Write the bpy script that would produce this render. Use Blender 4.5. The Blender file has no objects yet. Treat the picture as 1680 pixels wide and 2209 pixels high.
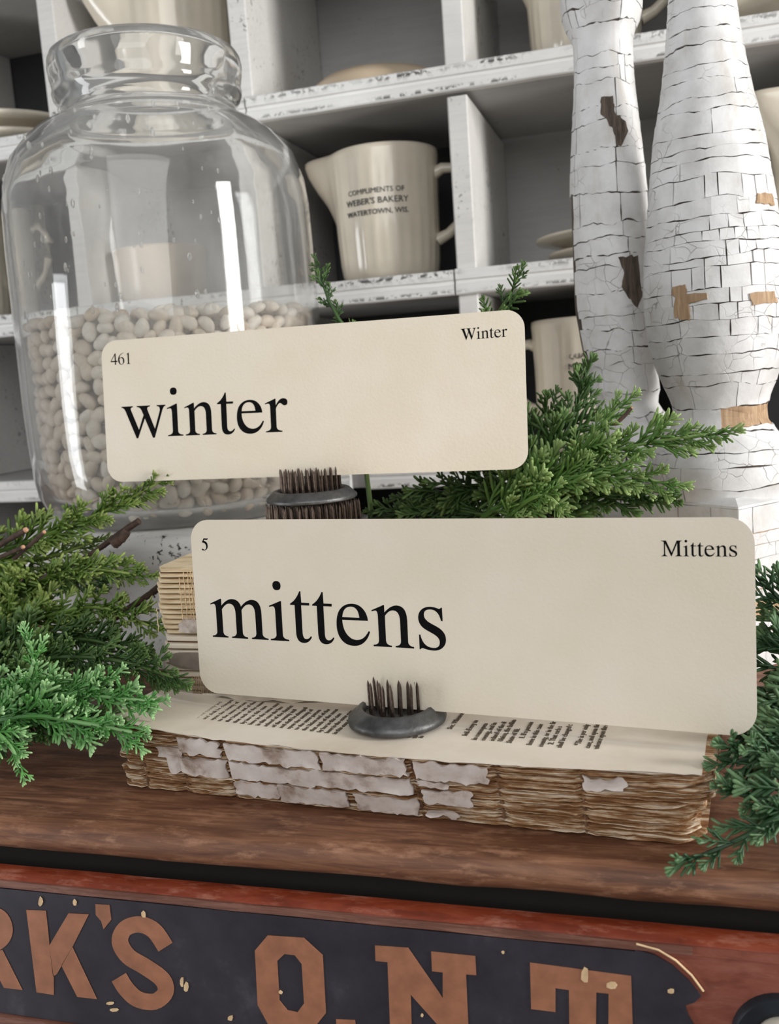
import bpy, bmesh, math, random
from mathutils import Vector, Matrix, noise
random.seed(7)
PI = math.pi
SC = bpy.context.scene
COL = SC.collection
CZ = 1.15                       # height of the camera above the floor; everything is written relative to the lens
F = 2050.0
YAW, PITCH, ROLL = math.radians(16.45), math.radians(8.3), math.radians(-4.06)
# ------------------------------------------------------------------ camera
_f = Vector((-math.sin(YAW)*math.cos(PITCH), math.cos(YAW)*math.cos(PITCH), -math.sin(PITCH)))
_r = Vector((math.cos(YAW), math.sin(YAW), 0)); _u = _r.cross(_f)
RX = _r*math.cos(ROLL) + _u*math.sin(ROLL); UP = -_r*math.sin(ROLL) + _u*math.cos(ROLL); FW = _f
cd = bpy.data.cameras.new('camera'); cam = bpy.data.objects.new('camera', cd); COL.objects.link(cam)
cd.sensor_fit = 'VERTICAL'; cd.sensor_height = 36.0; cd.sensor_width = 36.0*1680/2209
cd.lens = F/2209*36.0; cd.clip_start = .01
cam.matrix_world = Matrix(((RX.x, UP.x, -FW.x, 0), (RX.y, UP.y, -FW.y, 0), (RX.z, UP.z, -FW.z, CZ), (0, 0, 0, 1)))
cd.dof.use_dof = True; cd.dof.focus_distance = .40; cd.dof.aperture_fstop = 18
SC.camera = cam
# ------------------------------------------------------------------ world, side window light, added front fill, exposure
w = bpy.data.worlds.new('world'); SC.world = w; w.use_nodes = True
w.node_tree.nodes['Background'].inputs[0].default_value = (.90, .95, 1.0, 1)
w.node_tree.nodes['Background'].inputs[1].default_value = .22
def area(name, loc, target, sx, sy, power, col=(1, 1, 1)):
    l = bpy.data.lights.new(name, 'AREA'); l.shape = 'RECTANGLE'; l.size = sx; l.size_y = sy; l.energy = power; l.color = col
    o = bpy.data.objects.new(name, l); COL.objects.link(o); o.location = loc
    o.rotation_euler = (Vector(target)-Vector(loc)).to_track_quat('-Z', 'Y').to_euler(); return o
area('window_light_right', (1.70, .10, 1.25), (-.05, .5, .0), .36, 1.5, 47, (1, .985, .96))
area('window_light_left', (-1.65, -.35, .70), (-.2, .45, .0), .30, 1.5, 15, (.96, .98, 1))
area('fill_light_front', (.20, -1.45, 2.0), (-.1, .5, .0), 1.5, 1.5, 20, (1, 1, 1))  # soft fill lamp added behind the camera to brighten cards and page
SC.view_settings.view_transform = 'Standard'; SC.view_settings.look = 'None'
SC.view_settings.exposure = 0.0; SC.view_settings.gamma = 1.0; SC.view_settings.use_curve_mapping = False

# ------------------------------------------------------------------ helpers
def P(px, py, y=None, z=None):
    """point of the place that stands at depth y (or height z) in the direction of photo pixel px, py"""
    d = RX*((px-840)/F) - UP*((py-1104.5)/F) + FW
    return d*(y/d.y) if y is not None else d*(z/d.z)
def tag(o, label=None, cat=None, group=None, kind=None):
    if label: o['label'] = label
    if cat: o['category'] = cat
    if group: o['group'] = group
    if kind: o['kind'] = kind
    return o
def thing(name, loc, label, cat, group=None):
    o = bpy.data.objects.new(name, None); COL.objects.link(o); o.location = loc; o.empty_display_size = .02
    return tag(o, label, cat, group)
def rootloc(p):
    v = Vector((0, 0, 0))
    while p is not None: v += Vector(p.location); p = p.parent
    return v
class MB:
    def __init__(s): s.v = []; s.f = []
    def add(s, vs, fs):
        n = len(s.v); s.v += [tuple(v) for v in vs]; s.f += [tuple(i+n for i in f) for f in fs]; return s
    def box(s, a, b):
        x0, y0, z0 = a; x1, y1, z1 = b
        return s.add([(x0,y0,z0),(x1,y0,z0),(x1,y1,z0),(x0,y1,z0),(x0,y0,z1),(x1,y0,z1),(x1,y1,z1),(x0,y1,z1)],
                     [(0,3,2,1),(4,5,6,7),(0,1,5,4),(1,2,6,5),(2,3,7,6),(3,0,4,7)])
    def lathe(s, prof, c=(0, 0, 0), n=48, rf=None, cap0=True, cap1=True, loop=False):
        k = len(prof); vs = []
        for r, z in prof:
            for i in range(n):
                t = 2*PI*i/n; rr = r if rf is None else rf(r, z, t)
                vs.append((c[0]+rr*math.cos(t), c[1]+rr*math.sin(t), c[2]+z))
        fs = []
        for j in range(k if loop else k-1):
            a, b = j*n, ((j+1) % k)*n
            for i in range(n):
                i2 = (i+1) % n; fs.append((a+i, a+i2, b+i2, b+i))
        if not loop:
            if cap0: fs.append(tuple(reversed(range(n))))
            if cap1: fs.append(tuple((k-1)*n+i for i in range(n)))
        return s.add(vs, fs)
    def tube(s, pts, rad, n=6, sq=1.0):
        pts = [Vector(p) for p in pts]; k = len(pts)
        rad = rad if isinstance(rad, (list, tuple)) else [rad]*k
        d0 = (pts[1]-pts[0]).normalized(); ref = Vector((0, 0, 1)) if abs(d0.z) < .9 else Vector((1, 0, 0))
        vs = []
        for i, p in enumerate(pts):
            d = (pts[min(i+1, k-1)]-pts[max(i-1, 0)]).normalized()
            a = d.cross(ref).normalized(); b = a.cross(d)
            for j in range(n):
                t = 2*PI*j/n; vs.append(p + (a*math.cos(t)*sq + b*math.sin(t))*rad[i])
        fs = [(i*n+j, i*n+(j+1) % n, (i+1)*n+(j+1) % n, (i+1)*n+j) for i in range(k-1) for j in range(n)]
        fs += [tuple(reversed(range(n))), tuple((k-1)*n+j for j in range(n))]
        return s.add(vs, fs)
    def grid(s, fn, nu, nv, back=None):
        """sheet fn(u,v); with back a closed slab between fn and back"""
        vs = [fn(i/nu, j/nv) for j in range(nv+1) for i in range(nu+1)]; W = nu+1; N = len(vs)
        fs = [(j*W+i, j*W+i+1, (j+1)*W+i+1, (j+1)*W+i) for j in range(nv) for i in range(nu)]
        if back:
            vs += [back(i/nu, j/nv) for j in range(nv+1) for i in range(nu+1)]
            fs += [tuple(N+q for q in reversed(f)) for f in list(fs)]
            rim = [i for i in range(W)] + [j*W+nu for j in range(1, nv+1)] + [nv*W+i for i in range(nu-1, -1, -1)] + [j*W for j in range(nv-1, 0, -1)]
            for a, b in zip(rim, rim[1:]+rim[:1]): fs.append((b, a, a+N, b+N))
        return s.add(vs, fs)
    def poly(s, pts, off):
        """polygon with thickness off (vector)"""
        n = len(pts); off = Vector(off); vs = [Vector(p) for p in pts] + [Vector(p)+off for p in pts]
        return s.add(vs, [tuple(range(n)), tuple(range(2*n-1, n-1, -1))] + [((i+1) % n, i, i+n, (i+1) % n+n) for i in range(n)])
    def build(s, name, mat, parent=None, smooth=True, kind=None, angle=40, abs_=True, loc=None):
        off = (rootloc(parent) if parent else Vector(loc or (0, 0, 0))) if abs_ else Vector((0, 0, 0))
        me = bpy.data.meshes.new(name); me.from_pydata([(v[0]-off.x, v[1]-off.y, v[2]-off.z) for v in s.v], [], s.f)
        bm = bmesh.new(); bm.from_mesh(me); bmesh.ops.recalc_face_normals(bm, faces=bm.faces); bm.to_mesh(me); bm.free()
        if smooth:
            me.polygons.foreach_set('use_smooth', [True]*len(me.polygons))
            me.set_sharp_from_angle(angle=math.radians(angle))
        me.materials.append(mat)
        o = bpy.data.objects.new(name, me); COL.objects.link(o)
        if parent: o.parent = parent
        elif loc: o.location = loc
        if kind: o['kind'] = kind
        return o
def bevel(o, wdt, seg=2):
    m = o.modifiers.new('bevel', 'BEVEL'); m.width = wdt; m.segments = seg; m.limit_method = 'ANGLE'; return o
def copy_tree(o, parent=None):
    c = o.copy(); COL.objects.link(c)
    if parent: c.parent = parent
    for ch in list(o.children): copy_tree(ch, c)
    return c
def sst(a, b, x):
    t = min(1, max(0, (x-a)/(b-a))); return t*t*(3-2*t)
def nz(x, y=0., z=0., s=1.): return noise.noise(Vector((x*s, y*s, z*s)))

# ------------------------------------------------------------------ materials
class N:
    def __init__(s, name):
        s.m = bpy.data.materials.new(name); s.m.use_nodes = True; s.t = s.m.node_tree; s.b = s.t.nodes['Principled BSDF']
    def new(s, typ, **kw):
        n = s.t.nodes.new(typ)
        for k, v in kw.items(): setattr(n, k, v)
        return n
    def link(s, a, b): s.t.links.new(a, b)
    def coord(s, scale=(1, 1, 1), out='Object'):
        c = s.new('ShaderNodeTexCoord'); m = s.new('ShaderNodeMapping'); m.inputs['Scale'].default_value = scale
        s.link(c.outputs[out], m.inputs['Vector']); return m.outputs['Vector']
    def noise(s, vec, scale, detail=4, rough=.55, dist=0):
        n = s.new('ShaderNodeTexNoise'); n.inputs['Scale'].default_value = scale; n.inputs['Detail'].default_value = detail
        n.inputs['Roughness'].default_value = rough; n.inputs['Distortion'].default_value = dist
        if vec is not None: s.link(vec, n.inputs['Vector'])
        return n.outputs['Fac']
    def ramp(s, fac, stops, interp='LINEAR'):
        r = s.new('ShaderNodeValToRGB'); r.color_ramp.interpolation = interp; e = r.color_ramp.elements
        while len(e) < len(stops): e.new(.5)
        for q, (p, c) in zip(e, stops): q.position = p; q.color = (c if isinstance(c, tuple) else (c, c, c)) + (1,)
        s.link(fac, r.inputs[0]); return r.outputs[0]
    def mix(s, fac, a, b, blend='MIX'):
        n = s.new('ShaderNodeMix'); n.data_type = 'RGBA'; n.blend_type = blend
        for v, i in ((fac, 0), (a, 6), (b, 7)):
            if isinstance(v, (int, float)): n.inputs[i].default_value = v
            elif isinstance(v, tuple): n.inputs[i].default_value = v+(1,)
            else: s.link(v, n.inputs[i])
        return n.outputs[2]
    def math(s, op, a, b=0.):
        n = s.new('ShaderNodeMath'); n.operation = op
        for v, i in ((a, 0), (b, 1)):
            if isinstance(v, (int, float)): n.inputs[i].default_value = v
            else: s.link(v, n.inputs[i])
        return n.outputs[0]
    def bump(s, h, strength=.3, dist=.001):
        b = s.new('ShaderNodeBump'); b.inputs['Strength'].default_value = strength; b.inputs['Distance'].default_value = dist
        s.link(h, b.inputs['Height']); s.link(b.outputs[0], s.b.inputs['Normal'])
    def out(s, col=None, rough=.5, metal=0., spec=.5, **kw):
        if isinstance(col, tuple): s.b.inputs['Base Color'].default_value = col+(1,)
        elif col is not None: s.link(col, s.b.inputs['Base Color'])
        if isinstance(rough, (int, float)): s.b.inputs['Roughness'].default_value = rough
        else: s.link(rough, s.b.inputs['Roughness'])
        s.b.inputs['Metallic'].default_value = metal; s.b.inputs['Specular IOR Level'].default_value = spec
        for k, v in kw.items(): s.b.inputs[k].default_value = v
        return s.m
def c8(r, g, b):
    return tuple(((x/255+.055)/1.055)**2.4 if x > 10 else x/255/12.92 for x in (r, g, b))
def plain(name, col, rough=.5, nscale=60, var=.15, metal=0., bump=.0, spec=.5, **kw):
    n = N(name); v = n.coord(); f = n.noise(v, nscale, 5)
    lo = tuple(max(0, c*(1-var)) for c in col); hi = tuple(min(1, c*(1+var)) for c in col)
    if bump: n.bump(f, bump, .001)
    return n.out(n.ramp(f, [(.3, lo), (.7, hi)]), rough, metal, spec, **kw)
def m_chippy(name, base, thr=.60, edge=False):
    n = N(name); v = n.coord(); g = n.noise(v, 18, 4); fine = n.noise(v, 190, 6, .65, .4)
    col = n.ramp(g, [(.25, tuple(c*.84 for c in base)), (.7, base)])
    msk = n.ramp(fine, [(thr, 0.), (thr+.02, 1.)])
    if edge:
        gen = n.new('ShaderNodeTexCoord'); sp = n.new('ShaderNodeSeparateXYZ'); n.link(gen.outputs['Generated'], sp.inputs[0])
        band = n.ramp(sp.outputs['Z'], [(.06, 0.), (.13, .95), (.25, .0), (.55, 0.), (.74, .2), (.84, 1.), (.93, .5)])
        patch = n.ramp(n.noise(v, 14, 2), [(.42, 0.), (.6, 1.)])
        msk = n.math('MULTIPLY', msk, n.math('MULTIPLY', band, patch))
    else:
        msk = n.math('MULTIPLY', msk, n.ramp(n.noise(v, 11, 2), [(.5, 0.), (.62, 1.)]))
    streak = n.noise(n.coord((4, 60, 60)), 6, 4)
    col = n.mix(.35, col, n.ramp(streak, [(.3, tuple(c*.78 for c in base)), (.6, base)]))
    col = n.mix(msk, col, (.03, .026, .022))
    n.bump(n.math('SUBTRACT', n.math('MULTIPLY', streak, .4), msk), .5, .0006)
    return n.out(col, .55)
def m_paint():
    n = N('crackled_white_paint'); v = n.coord(); a = n.noise(v, 45, 5, .6); b = n.noise(v, 260, 5, .6)
    st = n.noise(n.coord((1, 1, .25)), 90, 4)
    col = n.ramp(a, [(.28, c8(196, 194, 191)), (.6, c8(224, 223, 222))])
    col = n.mix(n.ramp(st, [(.58, 0.), (.72, .55)]), col, c8(196, 186, 172))
    vor = n.new('ShaderNodeTexVoronoi'); vor.feature = 'DISTANCE_TO_EDGE'; vor.inputs['Scale'].default_value = 95
    mp = n.new('ShaderNodeVectorMath'); mp.operation = 'ADD'
    nn = n.new('ShaderNodeTexNoise'); nn.inputs['Scale'].default_value = 60; n.link(v, nn.inputs['Vector'])
    sc = n.new('ShaderNodeVectorMath'); sc.operation = 'SCALE'; sc.inputs['Scale'].default_value = .012; n.link(nn.outputs['Color'], sc.inputs[0])
    n.link(v, mp.inputs[0]); n.link(sc.outputs[0], mp.inputs[1]); n.link(mp.outputs[0], vor.inputs['Vector'])
    hair = n.ramp(vor.outputs['Distance'], [(.0, 1.), (.018, 0.)])
    hair = n.math('MULTIPLY', hair, n.ramp(n.noise(v, 30, 2), [(.5, 0.), (.62, .7)]))
    col = n.mix(hair, col, c8(120, 112, 104))
    n.bump(n.math('SUBTRACT', n.math('ADD', a, n.math('MULTIPLY', b, .35)), hair), .55, .0009)
    return n.out(col, .48)
def m_wood(name, cols, scale=(3, 40, 40), rough=.4, scuff=.0, scuffcol=(.5, .3, .2), bump=.25):
    n = N(name); v = n.coord(scale); g = n.noise(v, 9, 8, .65, .6); col = n.ramp(g, [(.3, cols[0]), (.5, cols[1]), (.72, cols[2])])
    big = n.noise(n.coord(), 14, 3); col = n.mix(n.ramp(big, [(.35, .55), (.6, 0.)]), col, cols[0])
    if scuff:
        s = n.noise(n.coord((8, 26, 26)), 7, 7, .7); k = n.math('MULTIPLY', n.ramp(s, [(.52, 0.), (.7, 1.)]), scuff); col = n.mix(k, col, scuffcol)
    n.bump(g, bump, .0008)
    return n.out(col, n.ramp(big, [(.3, rough*.8), (.7, min(1, rough*1.4))]))
M = {}
M['white'] = m_chippy('chipped_white_paint', c8(226, 224, 220), .6)
M['white_edge'] = m_chippy('chipped_white_edge', c8(236, 235, 232), .50, True)
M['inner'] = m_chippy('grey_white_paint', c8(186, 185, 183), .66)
M['paint'] = m_paint()
M['oldwood'] = m_wood('weathered_wood', (c8(50, 42, 36), c8(88, 76, 66), c8(126, 110, 96)), (60, 60, 6), .8)
M['tanwood'] = m_wood('bare_tan_wood', (c8(142, 114, 86), c8(178, 148, 116), c8(204, 178, 146)), (60, 60, 6), .7)
M['crack'] = plain('dark_crack', c8(74, 64, 56), .9)
M['stone'] = plain('cream_ironstone', c8(216, 206, 188), .22, 30, .05, **{'Coat Weight': .4})
M['stone2'] = plain('tan_ironstone', c8(200, 180, 154), .25, 30, .06)
M['print'] = plain('black_print', c8(17, 17, 18), .95, 300, .3, spec=.08)
M['print2'] = plain('worn_grey_print', c8(52, 52, 50), .6, 300, .3)
M['ink'] = plain('brown_black_ink', c8(104, 94, 82), .9, 900, .4, spec=.1)
n = N('cream_card'); v = n.coord(); f1 = n.noise(v, 700, 4); f2 = n.noise(v, 25, 3)
n.bump(f1, .25, .0004); M['card'] = n.out(n.ramp(f2, [(.3, c8(221, 210, 189)), (.7, c8(228, 217, 201))]), .75, spec=.25)
n = N('cream_bean'); oi = n.new('ShaderNodeObjectInfo'); v = n.coord()
bc = n.ramp(oi.outputs['Random'], [(0., c8(218, 200, 176)), (.35, c8(236, 225, 208)), (.8, c8(243, 236, 224)), (1., c8(226, 206, 180))])
M['bean'] = n.out(n.mix(n.ramp(n.noise(v, 300, 3), [(.45, 0.), (.8, .35)]), bc, c8(186, 158, 128)), .38)
n = N('clear_glass'); n.out((.985, .985, .975), .0, **{'Transmission Weight': 1.0, 'IOR': 1.46})
_df = n.new('ShaderNodeBsdfDiffuse'); _df.inputs[0].default_value = (.86, .85, .82, 1); _mx = n.new('ShaderNodeMixShader')
_fl = n.ramp(n.noise(n.coord((1, 1, .5)), 26, 5, .6), [(.35, .05), (.7, .15)]); n.link(_fl, _mx.inputs[0])   # thin film of dust
n.link(n.b.outputs[0], _mx.inputs[1]); n.link(_df.outputs[0], _mx.inputs[2]); n.link(_mx.outputs[0], n.t.nodes['Material Output'].inputs[0]); M['glass'] = n.m
M['lead'] = plain('grey_lead', c8(92, 92, 92), .46, 130, .45, .75, .5)
M['pin'] = plain('rusty_steel_pin', c8(80, 68, 60), .42, 400, .5, .85, .3)
n = N('page_paper'); v = n.coord(); f1 = n.noise(v, 22, 5); M['page'] = n.out(n.ramp(f1, [(.3, c8(206, 192, 172)), (.6, c8(226, 216, 202))]), .85, spec=.2)
n.bump(n.noise(v, 160, 4), .3, .0006)
n = N('old_signature_folds'); v = n.coord((14, 60, 420)); f1 = n.noise(v, 3.2, 6, .7); M['sig'] = n.out(n.ramp(f1, [(.34, c8(96, 58, 30)), (.49, c8(156, 112, 70)), (.57, c8(212, 190, 160)), (.68, c8(240, 230, 216))]), .8)
n.bump(f1, .6, .0008)
n = N('cream_signature_folds'); v = n.coord((22, 60, 300)); f1 = n.noise(v, 3, 5, .65); M['sig2'] = n.out(n.ramp(f1, [(.3, c8(176, 148, 110)), (.5, c8(214, 192, 156)), (.7, c8(228, 210, 180))]), .8)
M['sig3'] = plain('pale_signature_folds', c8(214, 202, 184), .85, 60, .12, bump=.3)
n = N('spine_remnant'); v = n.coord(); f1 = n.noise(v, 60, 6, .6); n.bump(f1, .6, .0012); M['remnant'] = n.out(n.ramp(f1, [(.32, c8(132, 108, 90)), (.46, c8(196, 183, 174)), (.7, c8(216, 206, 200))]), .7)
M['thread'] = plain('tan_thread', c8(206, 180, 140), .9, 500, .3)
M['cord'] = plain('brown_binding_cord', c8(112, 80, 56), .9, 300, .5)
M['core'] = plain('brown_glue_core', c8(96, 62, 40), .85, 80, .4)
M['leather'] = plain('grey_brown_leather_scrap', c8(118, 108, 98), .8, 90, .35, bump=.5)
M['top'] = m_wood('worn_brown_wood', (c8(76, 46, 29), c8(118, 76, 52), c8(156, 110, 80)), (3, 34, 34), .55, .8, c8(166, 122, 94))
M['red'] = m_wood('worn_red_varnish', (c8(92, 36, 20), c8(128, 54, 32), c8(146, 74, 50)), (5, 24, 24), .3, .7, c8(168, 112, 92))
M['redface'] = m_wood('faded_red_varnish', (c8(104, 52, 38), c8(132, 72, 56), c8(146, 86, 70)), (8, 26, 26), .5, .3, c8(160, 110, 96))
M['rail'] = m_wood('rubbed_brown_moulding', (c8(84, 50, 40), c8(118, 78, 64), c8(150, 110, 94)), (5, 60, 60), .45, .3, c8(150, 112, 98))
n = N('blue_black_label'); v = n.coord(); f1 = n.noise(v, 34, 6, .65); col = n.ramp(f1, [(.3, c8(34, 33, 40)), (.6, c8(50, 48, 56)), (.8, c8(78, 74, 80))]); M['label'] = n.out(col, .42)
M['copper'] = plain('faded_copper_paint', c8(150, 100, 74), .5, 120, .2)
M['tan'] = plain('cream_chip', c8(206, 176, 136), .8, 200, .2)
M['dark'] = plain('dark_cabinet_interior', c8(22, 15, 11), .9)
M['iron'] = plain('blackened_iron', c8(48, 52, 58), .35, 90, .3, .6)
M['bark'] = plain('brown_bark', c8(74, 56, 47), .85, 260, .45, bump=.6)
M['cut'] = plain('pale_cut_wood', c8(208, 160, 128), .8, 200, .2)
M['wall'] = plain('grey_plaster', c8(150, 148, 145), .9, 20, .05)
M['floor'] = m_wood('floor_boards', (c8(70, 48, 34), c8(100, 72, 52), c8(124, 94, 70)), (2, 20, 20), .5)
def m_green(name, dark, mid, tip):
    n = N(name); oi = n.new('ShaderNodeObjectInfo'); c = n.new('ShaderNodeTexCoord'); sp = n.new('ShaderNodeSeparateXYZ'); n.link(c.outputs['Generated'], sp.inputs[0])
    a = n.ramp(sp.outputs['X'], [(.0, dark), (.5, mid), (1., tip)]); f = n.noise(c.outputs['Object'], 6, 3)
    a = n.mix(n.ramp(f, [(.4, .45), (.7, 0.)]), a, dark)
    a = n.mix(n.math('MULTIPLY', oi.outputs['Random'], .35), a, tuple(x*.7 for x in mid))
    return n.out(a, .45, spec=.35)
M['g_dark'] = m_green('dark_juniper', c8(30, 50, 24), c8(62, 94, 42), c8(114, 142, 78))
M['g_mid'] = m_green('mid_juniper', c8(50, 72, 28), c8(104, 134, 54), c8(172, 188, 104))
M['g_light'] = m_green('pale_juniper', c8(46, 76, 32), c8(100, 138, 64), c8(176, 200, 128))
M['g_cool'] = m_green('bright_cool_juniper', c8(40, 82, 34), c8(96, 158, 78), c8(180, 218, 156))
M['g_blue'] = m_green('deep_blue_juniper', c8(24, 46, 26), c8(52, 88, 52), c8(126, 160, 110))

# ------------------------------------------------------------------ lettering: serif outlines drawn here (1000 units per em)
GL = {
'w': (722, "M21,450 L203,450 L203,435 Q158,432 169,398 L283,108 L367,316 L345,372 Q322,433 267,435 L267,450 L475,450 L475,435 Q418,433 432,390 L537,112 L622,358 Q645,432 581,435 L581,450 L718,450 L718,435 Q688,432 668,380 L530,-6 Q526,-14 518,-14 L505,-14 Q500,-14 496,-4 L385,268 L268,-4 Q264,-14 258,-14 L247,-14 Q240,-14 236,-4 L88,370 Q65,432 21,435 Z"),
'i': (278, "M16,0 L16,16 Q94,20 94,72 L94,330 Q94,395 68,395 Q50,395 20,386 L18,400 L168,460 L176,457 L176,72 Q176,20 254,16 L254,0 Z M78,635 Q78,687 130,687 Q182,687 182,635 Q182,583 130,583 Q78,583 78,635 Z"),
'n': (500, "M16,0 L16,16 Q82,20 82,72 L82,330 Q82,395 55,395 Q38,395 12,384 L9,398 L152,460 L160,457 L160,378 Q235,460 305,460 Q420,460 420,300 L420,72 Q420,20 485,16 L485,0 L274,0 L274,16 Q338,20 338,72 L338,285 Q338,405 262,405 Q210,405 164,340 L164,72 Q164,20 230,16 L230,0 Z"),
'm': (778, "M16,0 L16,16 Q82,20 82,72 L82,330 Q82,395 55,395 Q38,395 12,384 L9,398 L152,460 L160,457 L160,378 Q235,460 305,460 Q400,460 424,375 Q500,460 575,460 Q690,460 690,300 L690,72 Q690,20 765,16 L765,0 L546,0 L546,16 Q608,20 608,72 L608,285 Q608,405 532,405 Q478,405 428,335 L428,72 Q428,20 494,16 L494,0 L278,0 L278,16 Q346,20 346,72 L346,285 Q346,405 268,405 Q215,405 164,335 L164,72 Q164,20 230,16 L230,0 Z"),
't': (278, "M152,579 L156,450 L255,450 L255,420 L152,420 L152,110 Q152,36 196,36 Q228,36 254,72 L268,64 Q232,-10 160,-10 Q70,-10 70,110 L70,420 L14,420 L14,435 Q92,478 138,579 Z"),
'e': (444, "M25,212 Q25,342 85,403 Q140,460 225,460 Q300,460 346,414 Q402,360 405,277 L97,277 Q98,170 150,110 Q196,58 258,58 Q350,58 408,164 L424,157 Q400,78 346,34 Q294,-10 222,-10 Q128,-10 76,52 Q25,112 25,212 Z M99,307 L305,307 Q296,428 212,428 Q114,428 99,307 Z"),
'r': (333, "M5,0 L5,16 Q81,22 81,72 L81,330 Q81,395 55,395 Q38,395 8,386 L6,400 L155,460 L163,457 L163,366 Q215,460 270,460 Q335,460 335,407 Q335,362 294,362 Q272,362 250,385 Q238,397 228,397 Q200,397 163,325 L163,76 Q163,20 245,16 L245,0 Z"),
's': (389, "M318,454 L320,312 L302,312 Q278,432 188,432 Q112,432 112,368 Q112,318 190,280 L255,248 Q348,200 348,118 Q348,62 308,26 Q268,-10 206,-10 Q150,-10 100,6 Q88,10 78,10 Q66,10 62,-4 L48,-4 L48,155 L63,155 Q87,18 204,18 Q278,18 278,88 Q278,135 205,172 L130,210 Q47,255 47,335 Q47,390 86,425 Q124,460 187,460 Q225,460 265,447 Q280,442 288,442 Q298,442 303,454 Z"),
'W': (944, "M5,662 L300,662 L300,643 Q222,640 246,570 L372,190 L474,470 L446,560 Q420,640 345,643 L345,662 L626,662 L626,643 Q540,640 562,570 L690,196 L800,520 Q836,640 740,643 L740,662 L932,662 L932,643 Q880,635 856,560 L668,-11 L650,-11 L494,410 L340,-11 L322,-11 L108,580 Q84,640 5,643 Z"),
'M': (889, "M12,662 L218,662 L441,154 L650,662 L863,662 L863,643 Q774,640 774,560 L774,102 Q774,22 866,19 L866,0 L580,0 L580,19 Q669,22 669,102 L669,555 L436,0 L419,0 L178,540 L178,135 Q178,22 275,19 L275,0 L14,0 L14,19 Q130,22 130,135 L130,565 Q130,640 12,643 Z"),
'1': (500, "M112,573 L290,676 L299,676 L299,75 Q299,18 394,15 L394,0 L118,0 L118,15 Q215,18 215,75 L215,540 Q215,590 180,590 Q160,590 120,572 Z"),
'4': (500, "M12,167 L12,231 L325,676 L370,676 L370,231 L472,231 L472,167 L370,167 L370,0 L293,0 L293,167 Z M54,231 L293,231 L293,571 Z"),
'5': (500, "M181,662 L390,662 Q415,662 428,688 L440,680 L395,583 L200,583 L172,526 Q300,500 352,430 Q400,368 400,250 Q400,130 330,58 Q260,-14 140,-14 Q32,-14 32,42 Q32,78 70,78 Q100,78 128,55 Q155,28 185,28 Q310,28 310,208 Q310,400 64,438 Z"),
'6': (500, "M446,684 Q240,660 134,530 Q34,410 34,275 Q34,140 96,62 Q158,-14 253,-14 Q350,-14 408,52 Q468,118 468,219 Q468,314 418,370 Q368,428 286,428 Q215,428 135,380 Q165,620 448,668 Z M128,330 Q128,14 268,14 Q378,14 378,186 Q378,384 245,384 Q178,384 128,330 Z"),
}
def outline(d, x0=0):
    res = []; cur = None; pts = []
    for tok in d.replace('M', '|M ').replace('L', '|L ').replace('Q', '|Q ').replace('Z', '|Z ').split('|'):
        tok = tok.strip()
        if not tok: continue
        c = tok[0]; p = [tuple(map(float, q.split(','))) for q in tok[1:].split()]
        if c == 'M': pts = [p[0]]; cur = p[0]
        elif c == 'L': pts.append(p[0]); cur = p[0]
        elif c == 'Q':
            for i in range(1, 8):
                t = i/7; pts.append(tuple((1-t)**2*cur[k]+2*t*(1-t)*p[0][k]+t*t*p[1][k] for k in (0, 1)))
            cur = p[1]
        else: res.append([(x+x0, y) for x, y in pts])
    return res
def fill2d(polys, extrude):
    cu = bpy.data.curves.new('tmp', 'CURVE'); cu.dimensions = '2D'; cu.fill_mode = 'BOTH'; cu.extrude = extrude
    for pl in polys:
        sp = cu.splines.new('POLY'); sp.points.add(len(pl)-1); sp.use_cyclic_u = True
        for q, (x, y) in zip(sp.points, pl): q.co = (x, y, 0, 1)
    o = bpy.data.objects.new('tmp', cu); COL.objects.link(o); dg = bpy.context.evaluated_depsgraph_get()
    me = bpy.data.meshes.new_from_object(o.evaluated_get(dg)); vs = [v.co.copy() for v in me.vertices]; fs = [tuple(p.vertices) for p in me.polygons]
    bpy.data.objects.remove(o); bpy.data.curves.remove(cu); bpy.data.meshes.remove(me); return vs, fs
def font2d(txt, size=1.0, extrude=.01, align='LEFT'):
    cu = bpy.data.curves.new('tmp', 'FONT'); cu.body = txt; cu.size = size; cu.extrude = extrude; cu.align_x = align; cu.resolution_u = 2
    o = bpy.data.objects.new('tmp', cu); COL.objects.link(o); dg = bpy.context.evaluated_depsgraph_get()
    me = bpy.data.meshes.new_from_object(o.evaluated_get(dg)); vs = [v.co.copy() for v in me.vertices]; fs = [tuple(p.vertices) for p in me.polygons]
    bpy.data.objects.remove(o); bpy.data.curves.remove(cu); bpy.data.meshes.remove(me); return vs, fs
def word_polys(txt):
    x = 0; res = []
    for ch in txt:
        adv, d = GL[ch]; res += outline(d, x); x += adv
    return res

# ------------------------------------------------------------------ the room behind
tag(MB().box((-2.6, 1.06, -CZ), (2.2, 1.14, 1.5)).build('wall_back', M['wall'], smooth=False), kind='structure')
tag(MB().box((-2.6, -1.2, -CZ-.04), (2.2, 1.06, -CZ)).build('floor', M['floor'], smooth=False), kind='structure')

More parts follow.
